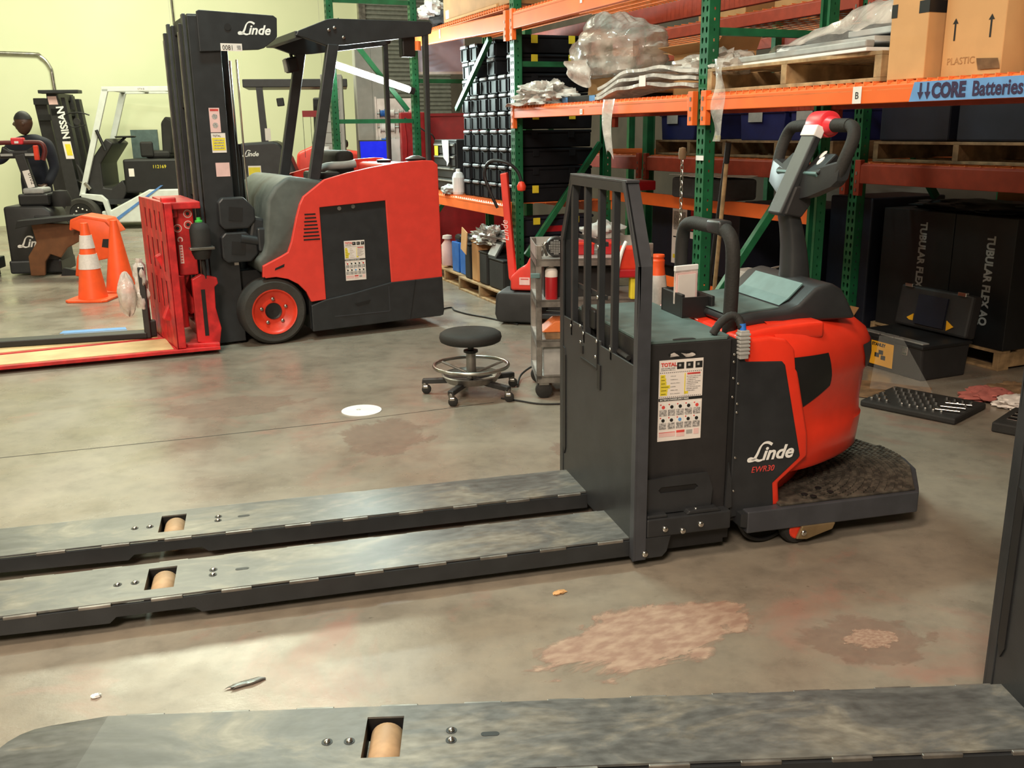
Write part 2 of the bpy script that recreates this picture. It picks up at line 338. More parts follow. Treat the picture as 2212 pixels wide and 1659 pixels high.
# ================================================================ pallet racks (local x = depth, y = along, z)
def perf(m,o,du,dv,w,h,cols,pitch,rw_,rh):
    o=Vector(o);du=Vector(du);dv=Vector(dv); n=int(h/pitch); cw=w/len(cols)
    T=[(0,-1),(.6,-.55),(.8,.1),(.75,.7),(0,1),(-.75,.7),(-.8,.1),(-.6,-.55)]
    for i in range(n):
        for k,cx in enumerate(cols):
            u0=k*cw;u1=u0+cw;v0=i*pitch;v1=v0+pitch;uc=cx;vc=(v0+v1)/2
            Q=[(uc,v0),(u1,v0),(u1,vc),(u1,v1),(uc,v1),(u0,v1),(u0,vc),(u0,v0)]
            V=[o+du*a+dv*b for a,b in Q]+[o+du*(uc+a*rw_)+dv*(vc+b*rh) for a,b in T]
            m.add(V,[(q,(q+1)%8,8+(q+1)%8,8+q) for q in range(8)])
    if h-n*pitch>1e-4:
        a=n*pitch; m.add([o+dv*a,o+du*w+dv*a,o+du*w+dv*h,o+dv*h],[(0,1,2,3)])
def post(parent,t,s,h,full=True,face=1,name='post'):
    m=MB(); W=.076; D=.066; x0=t if face>0 else t-D
    if full:
        perf(m,(t,s+W/2,0),(0,-1,0),(0,0,1),W,h,[.021,.055],.0508,.0105,.0165)
        perf(m,(t,s-W/2,0),(face,0,0),(0,0,1),D,h,[D/2],.0508,.0055,.008)
        m.add([(t,s+W/2,0),(t+face*D,s+W/2,0),(t+face*D,s+W/2,h),(t,s+W/2,h)],[(0,1,2,3)])
        m.box(min(t+face*(D-.004),t+face*D),max(t+face*(D-.004),t+face*D),s-W/2,s-W/2+.02,0,h); m.box(min(t+face*(D-.004),t+face*D),max(t+face*(D-.004),t+face*D),s+W/2-.02,s+W/2,0,h)
        return m.build(name,'green',parent,fixn=False)
    m.box(x0,x0+D,s-W/2,s+W/2,0,h); m.box(t+face*D,t+face*(D+.012),s-W/2,s-W/2+.022,0,h)
    return m.build(name,'green',parent,bevel=.004)
def frame(parent,s,t0,t1,h,full=True,diag=((.1,.45,.76,1.31),),hz=(.25,1.9)):
    p=post(parent,t0,s,h,full,1); q=post(parent,t1,s,h,full,-1)
    for a,za,b,zb in diag: MB().beam((t0+a,s,za),(t0+b,s,zb),.035,.045).build('brace','green',parent,bevel=.003)
    for z in hz: MB().beam((t0+.06,s,z),(t1-.06,s,z),.03,.04).build('brace','green',parent,bevel=.003)
    MB().box(t0-.02,t0+.1,s-.06,s+.06,0,.008).build('base_plate','green',parent)
def beam(parent,t,s0,s1,z0,z1,mt='orange',face=-1,dz=0,conn=True):
    # step beam: front face, top step; face -1 looks to the aisle
    f=face; m=MB(); pr=[(t+f*.030,z0),(t+f*.030,z1-.012),(t+f*.012,z1),(t-f*.012,z1),(t-f*.012,z0)]
    n=len(pr); V=[(p[0],s0,p[1]) for p in pr]+[(p[0],s1,p[1]+dz) for p in pr]
    m.add(V,[tuple(range(n)),tuple(range(n,2*n))[::-1]]+[(i,(i+1)%n,n+(i+1)%n,n+i) for i in range(n)])
    o=m.build('beam',mt,parent,bevel=.003)
    if conn:
        for s,z in ((s0,0),(s1,dz)):
            d_=1 if s==s0 else -1
            c=MB(); c.box(min(t+f*.034,t),max(t+f*.034,t),s-.002,s+.046*d_,z0-.075+z,z1+.02+z) if d_>0 else c.box(min(t+f*.034,t),max(t+f*.034,t),s-.046,s+.002,z0-.075+z,z1+.02+z)
            cc=c.build('connector',mt,o,bevel=.003)
            for q in range(3): MB().box(t+f*.036-.001,t+f*.036+.001,s+d_*.018-.006,s+d_*.018+.006,z0-.05+q*.05+z,z0-.03+q*.05+z).build('rivet','dullsteel',cc)
    return o
def deck(parent,t0,t1,s0,s1,z,mt='orange_top',wf=True,step=.051):
    m=MB(); n=int((s1-s0)/step)
    for i in range(n+1):
        s=s0+i*step; m.box(t0-.022,t1,s-.0024,s+.0024,z,z+.005)
        if wf: m.box(t0-.028,t0-.0225,s-.0026,s+.0026,z-.032,z+.005)
    if wf: m.box(t0-.030,t0-.0245,s0,s1,z-.032,z-.027)
    k=int((t1-t0)/.1)
    for i in range(k+1): t=t0+i*(t1-t0)/k; m.box(t-.003,t+.003,s0,s1,z-.006,z)
    return m.build('wire_deck',mt,parent)
rk=thing('pallet_rack','green and orange steel pallet rack holding boxes, bags and stacked black cases','rack',tuple(BX),RA)
for s in (-2.515,0,2.515,5.03): frame(rk,s,0,.84,3.2)
beam(rk,0,-2.477,-.038,1.505,1.585); beam(rk,0,.038,2.477,1.505,1.585)
beam(rk,0,.038,2.477,2.14,2.262); bu=beam(rk,0,2.553,4.992,2.14,2.262,dz=.07)
beam(rk,0,2.553,4.992,.752,.852)
for a,b in ((-2.477,-.038),(.038,2.477)): beam(rk,.84,a,b,1.505,1.585,'beamred_shade',face=1)  # orange rear beams, their shade painted in as dark red
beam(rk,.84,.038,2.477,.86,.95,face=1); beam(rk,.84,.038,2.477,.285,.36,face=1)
beam(rk,.84,2.553,4.992,.752,.852,face=1); beam(rk,.84,.038,4.992,2.14,2.262,'beamred_shade',face=1,conn=False)  # top rear beam takes the dark red as painted shade
deck(rk,0,.84,-2.45,-1.28,1.587); deck(rk,0,.84,-1.25,-.08,1.587); deck(rk,0,.84,.1,1.22,1.587); deck(rk,0,.84,1.27,2.43,1.587)
deck(rk,0,.84,2.6,3.75,.854); deck(rk,0,.84,3.8,4.95,.854); deck(rk,0,.84,.1,2.43,2.264); deck(rk,0,.84,2.6,4.95,2.32)
# printed stickers and the taped sign on the beams
def sticker(s,z0,z1,w,t=-.0315,txt=None,mt='white',sz=.04):
    o=MB().box(t-.0012,t,s-w/2,s+w/2,z0,z1).build('label_sticker',mt,rk)
    if txt: text('lettering',txt,sz,'blackprint',o,(t-.0018,s+.0,z0+(z1-z0)*.28),(0,-1,0),(0,0,1),align='CENTER')
sticker(-1.17,1.507,1.575,.05,txt='B'); sticker(1.32,1.512,1.545,.035,txt='I',sz=.025); sticker(4.05,2.215,2.285,.035); sticker(1.33,2.19,2.25,.03)
sg=MB().add([(-.0325,-1.455,1.506),(-.0325,-2.46,1.506),(-.0325,-2.46,1.578),(-.0325,-1.475,1.578)],[(0,1,2,3)]).build('taped_sign',mat('bluetape',(.13,.31,.62),.6,var=.08),rk,fixn=False)
for ss in (-1.51,-1.545):
    MB().add([(-.034,ss+.005,1.574),(-.034,ss-.005,1.574),(-.034,ss-.005,1.54),(-.034,ss-.015,1.54),(-.034,ss,1.512),(-.034,ss+.015,1.54),(-.034,ss+.005,1.54)],[tuple(range(7))]).build('arrow',mat('marker',(.03,.015,.06),.6),sg,fixn=False)
text('lettering','CORE',.072,'marker',sg,(-.034,-1.565,1.519),(0,-1,0),(0,0,1),bold=.0035,wx=.82)
text('lettering','Batteries',.072,'marker',sg,(-.034,-1.75,1.519),(0,-1,0),(0,0,1),bold=.0015,wx=.82)
MB().box(-.006,-.004,-.04,.03,1.25,1.275).build('label_sticker','white',rk)
# chain hanging by the post
ch=MB()
def link(m,c,ax,b,R1=.011,L=.019,r=.0028):
    c=Vector(c);ax=Vector(ax);b=Vector(b); pts=[]
    for k in range(13):
        a=6.28318*k/12; pts.append(c+b*R1*.75*math.cos(a)+ax*(L*math.sin(a)))
    m.tube(pts,r,5,False)
cz=1.24; i=0
while cz>.62:
    link(ch,(-.075+.035*(1.24-cz),.055+.05*(1.24-cz),cz),(0,0,1),(1,0,0) if i%2 else (0,1,0)); cz-=.029; i+=1
chn=ch.build('hanging_chain','steel',loc=tuple(BX),rz=RA,smooth=True,label='rusty steel chain with wooden toggle hanging beside green rack post',cat='chain')
MB().lathe([(.0,-.03),(.018,-.028),(.022,0),(.018,.03),(0,.034)],12,(-.075,.055,1.285)).build('toggle','wood2',chn,smooth=True)
# back row
rb=thing('pallet_rack','dark red-beamed pallet rack standing in shadow behind the first rack','rack',tuple(BX),RA)
for s in (.319,2.834,-2.196,5.349): frame(rb,s,1.36,2.72,3.2,full=(s==.319),diag=((.15,1.62,.70,.96),),hz=(1.13,))
for s0,s1 in ((-2.158,.281),(.357,2.796),(2.872,5.311)):
    for z0,z1,q in ((1.075,1.195,'beamred_shade'),(2.10,2.19,'beamred_shade')):
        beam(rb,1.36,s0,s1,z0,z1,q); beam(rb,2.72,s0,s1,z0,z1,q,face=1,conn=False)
    deck(rb,1.36,2.72,s0+.03,s1-.03,1.197,wf=False,step=.1); deck(rb,1.36,2.72,s0+.03,s1-.03,2.192,wf=False,step=.1)
# short end frame carrying the work light
ef=thing('rack_frame','green upright rack frame with the work light, standing beside the wire spools','rack frame',rw(0,5.03),RA)
post(ef,-.82,0,3.4,True); 
for z in (1.52,2.62): MB().beam((-.76,.0,z),(-.005,.0,z),.035,.04).build('brace','green',ef)
for a,za,b,zb in ((-.72,2.45,-.05,1.62),(-.72,2.7,-.05,3.4)): MB().beam((a,0,za),(b,0,zb),.035,.045).build('brace','green',ef)
wlx=thing('work_light','glowing white tube work light strapped across the green frame','work light',rw(-.82,4.97,1.95),RA)
p0,p1=Vector((.02,-.06,.09)),Vector((.76,-.06,-.14))
MB().tube([p0,p1],.028,12).build('tube',M['lamp'],wlx,smooth=True)
MB().tube([p0+(p0-p1)*.06,p0],.034,12).build('end_cap','black',wlx); MB().tube([p1,p1+(p1-p0)*.06],.034,12).build('end_cap','black',wlx)
MB().beam(p0+Vector((0,.045,.01)),p1+Vector((0,.045,.01)),.03,.06).build('housing','alu',wlx)
pl=bpy.data.lights.new('work_lamp_light','AREA'); pl.shape='RECTANGLE'; pl.size=.8; pl.size_y=.06; pl.energy=75; pl.color=COOL
po=bpy.data.objects.new('work_lamp_light',pl); C.objects.link(po); po.parent=wlx; po.location=((p0+p1)/2+Vector((0,-.06,0))); po.rotation_euler=(R(-90),R(17),0)
pl.spread=R(170)
# ================================================================ low-lift rider pallet truck
def bolt(parent,loc,r=.009,ax='y',d=-1,mt='chrome',name='bolt'):
    h=r*.7*d
    return MB().lathe([(r,0),(r,h*.5),(r*.75,h*.9),(0,h)],10,loc,ax).build(name,mt,parent,smooth=True)
def decal(parent,x0,x1,z0,z1,y,mt,name='print'):
    return MB().box(x0,x1,y-.0006,y,z0,z1).build(name,mt,parent)
def service_label(parent,x0,x1,z0,z1,y):
    w=x1-x0;h=z1-z0; L=MB().box(x0,x1,y-.0012,y,z0,z1).build('service_label','paper',parent); yy=y-.0014
    X=lambda a:x0+a*w; Z=lambda a:z0+a*h
    D=lambda a,b,c,d,mt,k=0: decal(L,X(a),X(b),Z(c),Z(d),yy-k*.0004,mt)
    text('lettering','TOTAL',h*.062,'redprint',L,(X(.04),yy-.0006,Z(.925)),bold=.0006,wx=1.0)
    D(.04,.36,.895,.908,'grayprint'); D(.04,.36,.875,.885,'grayprint')
    for a in (.40,.61,.82): D(a,a+.16,.885,.965,'blackprint'); D(a+.04,a+.09,.915,.945,'grayplastic',1)
    for i in range(22): D(.02+i*.044,.04+i*.044,.845,.852,'blackprint'); D(.02+i*.044,.04+i*.044,.545,.552,'blackprint')
    for i,b in enumerate((.14,.16,.17,.25,.20,.19)): D(.03,b,.785-i*.043,.825-i*.043,'yellow'); D(.05,b-.03,.80-i*.043,.806-i*.043,'blackprint',1); D(.26,.38+.05*(i%3),.80-i*.043,.806-i*.043,'grayprint')
    D(.58,.60,.57,.83,'yellow'); D(.64,.94,.81,.83,'redprint')
    for i in range(9): D(.63,.95-.06*(i%3),.785-i*.022,.792-i*.022,'grayprint')
    D(.59,.67,.575,.605,'yellow')
    D(.0,1,.5,.535,'blackprint'); text('lettering','BATTERY & CHARGER SAFETY RULES',h*.028,'whiteprint',L,(X(.03),yy-.0012,Z(.508)),wx=.8)
    for r_ in range(2):
        for c in range(5):
            a=.03+c*.193; b=.315-r_*.165; D(a,a+.165,b,b+.075,'grayprint'); D(a,a+.165,b+.08,b+.155,'white'); D(a+.01,a+.04,b+.135,b+.15,'redprint',1)
            m='blackprint'
            if r_==1 and c==2: m='blueprint'
            if r_==0 and c in(0,4): m='redprint'
            MB().lathe([(0,0),(h*.022,0),(h*.022,-.0006),(0,-.0006)],12,(X(a+.085),yy-.0006,Z(b+.11)),'y').build('print',m,L)
    D(.03,.40,.055,.105,'pinkpaper'); D(.03,.40,.105,.112,'redprint'); D(.43,.62,.095,.125,'redprint'); D(.43,.62,.045,.09,'pinkpaper')
    D(.66,.80,.07,.12,'grayplastic'); D(.83,.95,.06,.13,'pinkpaper')
    return L
def make_truck():
    T=thing('pallet_truck','red and charcoal rider pallet truck, long forks, battery box and tiller, tool cart behind','pallet truck')
    # forks ------------------------------------------------------------
    for y0 in (-.012,.43):
        y1=y0+.262; xt=-2.42; xr0,xr1=-1.585,-1.500; ya,yb=y0+.062,y0+.212
        f=MB()
        # top plate with roller window
        zt=.095; zl=.089
        X=[-2.20,xr0,xr1,-.045]; Y=[y0+.008,ya,yb,y1-.008]
        for i in range(3):
            for k in range(3):
                if i==1 and k==1: continue
                f.add([(X[i],Y[k],zt),(X[i+1],Y[k],zt),(X[i+1],Y[k+1],zt),(X[i],Y[k+1],zt),(X[i],Y[k],zl),(X[i+1],Y[k],zl),(X[i+1],Y[k+1],zl),(X[i],Y[k+1],zl)],[(0,1,2,3),(4,7,6,5),(0,4,5,1),(1,5,6,2),(2,6,7,3),(3,7,4,0)])
        # tapered rounded tip
        o=[]
        for k in range(13):
            a=-math.pi/2+math.pi*k/12; o.append((xt+.16-.16*math.cos(a)**.6 if math.cos(a)>0 else xt+.16, (y0+y1)/2+(.123)*math.sin(a)))
        n=len(o); ring=[(p[0],p[1],.078) for p in o]; rin=[(-2.20,(y0+y1)/2+.123*math.sin(-math.pi/2+math.pi*k/12),.095) for k in range(13)]
        low=[(p[0],p[1],.045) for p in o]
        f.add(ring+rin+low,[(k,k+1,n+k+1,n+k) for k in range(n-1)]+[(2*n+k,2*n+k+1,k+1,k) for k in range(n-1)]+[tuple(range(2*n,3*n))])
        fk=f.build('fork','forktop',T,fixn=False)
        s=MB(); s.prism([(-.045,.032),(-.045,.086),(-2.22,.086),(-2.30,.070),(-2.30,.045),(-1.68,.032),(-1.66,.050),(-1.44,.050),(-1.42,.032)][::-1],'y',y0,y0+.010); s.prism([(-.045,.032),(-.045,.086),(-2.22,.086),(-2.30,.070),(-2.30,.045),(-1.68,.032),(-1.66,.050),(-1.44,.050),(-1.42,.032)][::-1],'y',y1-.010,y1)
        s.box(-2.2,-.05,y0+.012,y1-.012,.080,.0885) if False else None
        s.build('side_rail','char',fk)
        w=MB(); x=-2.16
        while x<-.1:
            for yy in (y0+.001,y1-.007): w.obox((x+.045,yy+.003,.0885),(1,0,0),(0,1,0),(0,0,1),(.045,.0045,.005))
            x+=.20
        w.build('weld_bead','dullsteel',fk,bevel=.002)['kind']='stuff'
        sh=MB().box(xr0,xr1,ya-.004,ya,.03,.09); sh.box(xr0,xr1,yb,yb+.004,.03,.09); sh.box(xr0-.004,xr0,ya,yb,.03,.09); sh.box(xr1,xr1+.004,ya,yb,.03,.09); sh.build('roller_pocket','black',fk)
        rl=MB().lathe([(0,ya+.010),(.034,ya+.010),(.039,ya+.016),(.039,yb-.016),(.034,yb-.010),(0,yb-.010)],28,((xr0+xr1)/2+.004,0,.051),'y').build('load_roller','tan',fk,smooth=True)
        yc=(y0+y1)/2
        for bx,by in ((-1.667,yc-.008),(-1.617,yc-.008),(-1.388,yc+.018),(-1.388,yc-.018)):
            MB().lathe([(0,.0954),(.0125,.0954),(.0125,.0960),(0,.0960)],16,(bx,by,0)).build('bolt_hole_dark','black',fk)  # flat black discs paint the dark of the countersunk bolt holes
            bolt(fk,(bx,by,.096),.0075,'z',1)
        c=[]; 
        for k in range(16):
            a=6.28318*k/16; c.append((-1.30+.009*math.cos(a)+(.012 if math.cos(a)>0 else -.012),yc+.008*math.sin(a)))
        MB().prism(c,'z',.0951,.0957).build('slot','black',fk)
    # load backrest -------------------------------------------------------
    B=MB(); x0,x1=-.047,-.039; yn,yf=-.05,.755; 
    B.prism([(yn+.01,.05),(yf-.01,.05),(yf-.01,.72),(.50,.72),(.50,.705),(.30,.705),(.30,.69),(yn+.01,.69)],'x',x0,x1)
    bk=B.build('backrest_plate','char',T,bevel=.002)
    # channel sides with tapered tops
    for yy,d in ((yn,1),(yf,-1)):
        xb=-.005
        pr=lambda z0,z1,ya_,yb_:[(x0-.003,ya_,z0),(xb,ya_,z0),(xb,yb_,z1),(x0-.003,yb_,z1)]
        m=MB()
        for (z0,z1,a,b) in ((.03,1.01,yy,yy),(1.01,1.262,yy,yy+d*.13)):
            v=pr(z0,z1,a,b); t=.010*d; v2=[(p[0],p[1]+t,p[2]) for p in v]
            m.add(v+v2,[(0,1,2,3),(7,6,5,4),(0,4,5,1),(1,5,6,2),(2,6,7,3),(3,7,4,0)])
            # front lip of the channel
            w=.035*d; f0=[(x0-.003,a,z0),(x0-.003,a+w,z0),(x0-.003,b+w,z1),(x0-.003,b,z1)]; f1=[(p[0]+.008,p[1],p[2]) for p in f0]
            m.add(f0+f1,[(0,1,2,3),(7,6,5,4),(0,4,5,1),(1,5,6,2),(2,6,7,3),(3,7,4,0)])
        m.build('side_channel','slate' if d>0 else 'char',T,bevel=.0015)
    MB().box(x0-.003,-.005,yn+.12,yf-.12,1.255,1.264).build('top_bar','slate',T,bevel=.002); MB().box(x0-.003,x0+.005,yn+.13,yf-.13,1.225,1.255).build('top_bar','char',T)
    for yb in (.195,.33,.475,.62):
        MB().box(x0,x0+.024,yb-.010,yb+.010,.66,1.256).build('guard_bar','char',T,bevel=.002); bolt(T,(x0-.004,yb-.006,.70),.006,'x',-1)
    MB().box(x0+.024,x0+.034,.32,.63,1.03,1.045).build('cross_bar','char',T); MB().box(x0+.024,x0+.034,.32,.63,.845,.86).build('cross_bar','char',T)
    bolt(T,(x0-.001,.327,.855),.007,'x',-1); bolt(T,(x0-.001,.327,1.03),.007,'x',-1)
    MB().box(x0-.005,x0,.318,.324,.60,.705).build('plate_seam','black',T); MB().box(x0-.004,x0,.324,.50,.596,.604).build('plate_seam','black',T); MB().box(x0-.004,x0+.001,.29,.32,.53,.62).build('plate_slot','black',T); MB().box(x0-.004,x0+.001,.48,.50,.62,.65).build('plate_slot','black',T)
    sl=MB().prism([(.685,.57),(.70,.595),(.715,.60),(.715,.19),(.70,.16),(.685,.19)],'x',x0-.004,x0+.001).build('plate_slot','black',T)
    bolt(T,(x0-.002,.505,.66),.006,'x',-1); bolt(T,(x0-.002,.34,.64),.006,'x',-1); bolt(T,(x0-.002,.51,.72),.006,'x',-1)
    # battery box -------------------------------------------------------------
    bb=MB().box(-.005,.300,.0,.69,.10,.752).build('battery_box','char2',T,bevel=.004)
    MB().prism([(-.005,.0),(.283,.0),(.30,.02),(.30,.66),(.28,.69),(.02,.69),(-.005,.66)],'z',.752,.762).build('battery_lid','tealtop',T,bevel=.002)
    MB().prism([(.09,-.002),(.17,-.002),(.165,.012),(.13,.02),(.095,.012)],'z',.7622,.7628).build('lid_notch','black',bb)
    hl=MB()
    hl.prism([(.075+.05+.05*math.cos(a)*(1),.715+.011*math.sin(a)) for a in [6.28318*k/20 for k in range(20)]],'y',-.0015,.0).build('lift_hole','black',bb); 
    MB().grid(lambda u,v:(.082+.088*u,-.0025-.004*math.sin(9*u+2*v),.706+.012*v+.003*math.sin(7*u)),9,4).build('plastic_wrap','poly2',bb,smooth=True)
    service_label(T,.046,.200,.423,.697,-.0005)
    for k in range(5): MB().tube([(-.02,.10,.60+k*.022),(-.022,.20,.605+k*.022),(-.018,.27,.602+k*.022)],.009,8).build('hose','rubber',T,smooth=True)
    MB().box(-.03,-.006,.42,.56,.72,.79).build('battery_clip','black',T,bevel=.006); bolt(T,(-.031,.50,.765),.012,'x',-1,'dullsteel')
    # side sill with handle plate -------------------------------------------
    MB().box(-.002,.302,-.048,.0,.105,.170).build('side_sill','char',T,bevel=.005)
    MB().prism([(-.035,.032),(.055,.032),(.072,.05),(.085,.105),(-.035,.105)],'y',-.047,-.035).build('foot_plate','char',T,bevel=.002)
    bolt(T,(-.009,-.0505,.052),.0115); 
    for bx,bz in ((.062,.132),(.126,.118),(.191,.134)): bolt(T,(bx,-.0485,bz),.011)
    hp=MB(); ox=[(.0,.175),(.23,.175),(.245,.21),(.235,.285),(.215,.303),(.02,.300),(.0,.285)]; hx=[(.055,.245),(.12,.245),(.185,.248),(.19,.258),(.185,.268),(.12,.267),(.055,.264)]
    n=7; hp.add([(p[0],-.018,p[1]) for p in ox]+[(p[0],-.018,p[1]) for p in hx],[]); 
    order_o=[0,1,2,3,4,5,6]; hmap=[0,2,3,4,4,6,6]
    V=[(p[0],-.018,p[1]) for p in [(.0,.175),(.12,.175),(.24,.175),(.245,.245),(.225,.303),(.12,.303),(.0,.298),(.0,.235)]]; H=[(p[0],-.018,p[1]) for p in [(.058,.246),(.12,.246),(.182,.246),(.192,.257),(.182,.268),(.12,.268),(.058,.268),(.048,.257)]]
    hp=MB().add(V+H,[(k,(k+1)%8,8+(k+1)%8,8+k) for k in range(8)]); hp.build('handle_plate','char',T,solid=.008,fixn=False)
    MB().box(.05,.19,-.012,-.010,.235,.28).build('handle_recess','black',T)
    MB().prism([(.0,.17),(.075,.17),(.07,.182),(.0,.182)],'y',-.044,-.004).build('sill_lug','char',T,bevel=.004); MB().prism([(.14,.17),(.27,.17),(.255,.184),(.15,.184)],'y',-.044,-.004).build('sill_lug','char',T,bevel=.004); bolt(T,(.18,-.03,.184),.006,'z',1); bolt(T,(.25,-.03,.180),.006,'z',1)
    MB().box(-.03,.30,.0,.69,.035,.10).build('lower_frame','black',T)
    MB().box(.300,.318,.0,.69,.05,.75).build('mast_plate','black',T); MB().prism([(.292,.16),(.318,.17),(.312,.27),(.300,.33)],'y',-.02,-.012).build('gusset','char',T)
    # drive unit core and red covers ------------------------------------------
    MB().box(.318,.50,.012,.678,.10,.725).build('drive_housing','black',T,bevel=.01)
    for y0,y1,sg in ((.0,.10,-1),(.59,.69,1)):
        MB().prism([(.322,.742),(.44,.748),(.50,.738),(.535,.70),(.605,.40),(.612,.315),(.505,.228),(.515,.145),(.488,.145),(.36,.12),(.322,.12)],'y',y0,y1).build('side_cover','red',T,bevel=.012,seg=3,smooth=50)
        yp=y0-.003 if sg<0 else y1+.003
        MB().prism([(.320,.738),(.338,.720),(.352,.672),(.487,.664),(.500,.650),(.579,.322),(.573,.312),(.479,.232),(.487,.150),(.374,.126),(.320,.122)],'y',min(yp,yp-sg*.05),max(yp,yp-sg*.05)).build('side_panel','char' if sg<0 else 'char',T,bevel=.004)
    LV=[(.155,.74,.20),(.245,.80,.23),(.252,.965,.262),(.27,.985,.272),(.32,.992,.275),(.385,1.000,.276),(.395,.992,.270),(.45,.990,.268),(.55,1.0,.272),(.575,1.014,.282),(.62,1.018,.288),(.665,1.012,.290),(.705,.990,.285),(.738,.945,.272),(.765,.87,.245),(.780,.76,.19),(.785,.55,.08)]
    def NS(u,z):
        z=max(LV[0][0],min(LV[-1][0],z))
        for i in range(len(LV)-1):
            if LV[i][0]<=z<=LV[i+1][0]:
                k=(z-LV[i][0])/(LV[i+1][0]-LV[i][0]); xm=LV[i][1]+(LV[i+1][1]-LV[i][1])*k; hw=LV[i][2]+(LV[i+1][2]-LV[i][2])*k; break
        a=-math.pi/2+math.pi*u; c=abs(math.cos(a))**.80; q_=abs(math.sin(a)); s_=q_**.9*(1 if a>0 else -1); hw+=.055*q_**8
        return (.47+(xm-.47)*c,.345+hw*s_,z)
    nz=MB(); nu=41
    for j,l in enumerate(LV): nz.v+=[NS(i/(nu-1),l[0]) for i in range(nu)]
    for j in range(len(LV)-1): nz.f+=[(j*nu+i,j*nu+i+1,(j+1)*nu+i+1,(j+1)*nu+i) for i in range(nu-1)]
    nz.build('nose_cover','red',T,smooth=38)
    def patch(name,mt,f,off,nu=9,nv=7,sd=.5):
        def g_(u,v):
            uu,zz=f(u,v); p=Vector(NS(uu,zz)); q=Vector((.62,.345,zz)); d_=(p-q).normalized(); return tuple(p+d_*off)
        MB().grid(g_,nu,nv).build(name,mt,T,smooth=True,fixn=False)
    lerp=lambda a,b,t:a+(b-a)*t
    patch('step_recess','black',lambda u,v:(lerp(lerp(.032,.022,v),lerp(.125,.100,v),u),lerp(lerp(.47,.545,u),.672,v)),.004)
    patch('lamp_visor','slate',lambda u,v:(lerp(lerp(.30,.25,v**.6),.50,u),lerp(.570,.665,v)),.004)
    MB().prism([(.325,.725),(.325,.755),(.45,.772),(.60,.782),(.66,.782),(.66,.725)],'y',.03,.66).build('top_cover','red',T,bevel=.012,seg=3,smooth=50)
    logo(T,.378,-.0545+.05,.322,.168); 
    text('lettering','EWR30',.030,'redprint',T,(.392,-.0045,.279),shear=.25,wx=.92)
    for bx,bz in ((.308,.70),(.308,.675),(.309,.62),(.309,.555),(.3275,.60),(.3275,.53),(.3275,.50),(.33,.34),(.33,.22)): bolt(T,(bx,-.004,bz),.0045)
    # operator platform ---------------------------------------------------------
    P=[(.37,-.04),(1.045,-.04),(1.075,.0),(1.19,.17),(1.225,.28),(1.235,.345),(1.225,.41),(1.19,.52),(1.075,.69),(1.045,.73),(.37,.73)]
    MB().prism(P,'z',.072,.150).build('platform','slate',T,bevel=.004)
    MB().prism([(.345,.10),(.345,.145),(.44,.145),(.44,.075)],'y',-.038,.70).build('platform_bracket','char',T)
    Pm=[(.50,-.025),(1.04,-.025),(1.06,.01),(1.172,.18),(1.205,.28),(1.215,.345),(1.205,.41),(1.172,.51),(1.06,.68),(1.04,.715),(.50,.715)]
    mt_=MB().prism(Pm,'z',.150,.160).build('rubber_mat','mat_rubber',T,bevel=.003)
    st=MB()
    def inside(x,y):
        c=False; n=len(Pm)
        for i in range(n):
            a,b=Pm[i],Pm[(i+1)%n]
            if (a[1]>y)!=(b[1]>y) and x<(b[0]-a[0])*(y-a[1])/(b[1]-a[1])+a[0]: c=not c
        return c
    for ri in range(3,26):
        r=ri*.0265; n=int(math.pi*r/.020)
        for k in range(n):
            a=-math.pi/2+math.pi*(k+.5)/n; x=.60+r*math.cos(a)*.98; y=.345+r*math.sin(a)
            if inside(x+.01,y) and inside(x,y+.008) and inside(x,y-.008): 
                c,s_=math.cos(a),math.sin(a); st.obox((x,y,.1625),(c,s_,0),(-s_,c,0),(0,0,1),(.0075,.0062,.003))
    so=st.build('mat_studs','mat_rubber',mt_); so['kind']='stuff'
    for x,y in ((.62,.02),(.70,.06),(.64,-.005),(.72,.015)): MB().lathe([(0,0),(.012,0),(.012,.0025),(0,.0025)],10,(x,y,.1655)).build('mat_hole','black',mt_)
    # wheels
    cs=MB().lathe([(.0,-.028),(.022,-.028),(.048,-.024),(.055,-.012),(.055,.012),(.048,.024),(.022,.028),(0,.028)],26,(.575,.0,.056),'y').build('caster_wheel','rubber',T,smooth=True); MB().lathe([(.0,-.031),(.030,-.031),(.034,-.026),(.0,-.026)],20,(.575,.0,.056),'y').build('hub','rimred',cs)
    MB().prism([(.56,.03),(.60,.025),(.70,.052),(.71,.075),(.58,.075)],'y',-.046,-.034).build('caster_arm','gold',T,bevel=.003); bolt(T,(.585,-.047,.052),.011,'y',-1,'chrome')
    MB().lathe([(0,-.05),(.10,-.05),(.115,-.04),(.115,.04),(.10,.05),(0,.05)],28,(.47,.345,.115),'y').build('drive_wheel','tyre',T,smooth=True)
    for yy in (.125,.575): 
        MB().tube(smoothpath([(.36,yy-.11,.10),(.40,yy-.11,.04),(.47,yy-.10,.012),(.54,yy-.09,.03)],5),.008,8).build('cable','black',T,smooth=True)
    # console, column, tiller --------------------------------------------------
    MB().prism([(.355,.765),(.355,.795),(.43,.808),(.56,.815),(.60,.83),(.66,.885),(.72,.900),(.765,.875),(.80,.82),(.83,.768)],'y',.10,.59).build('console','char',T,bevel=.02,seg=3,smooth=50)
    MB().prism([(.563,.818),(.600,.8365),(.655,.888),(.650,.892),(.597,.842)],'y',.17,.50).build('console_pad','tealpad',T,bevel=.001)
    MB().prism([(.36,.800),(.43,.812),(.545,.819),(.545,.815)],'y',.14,.55).build('console_tray','tealtop',T)
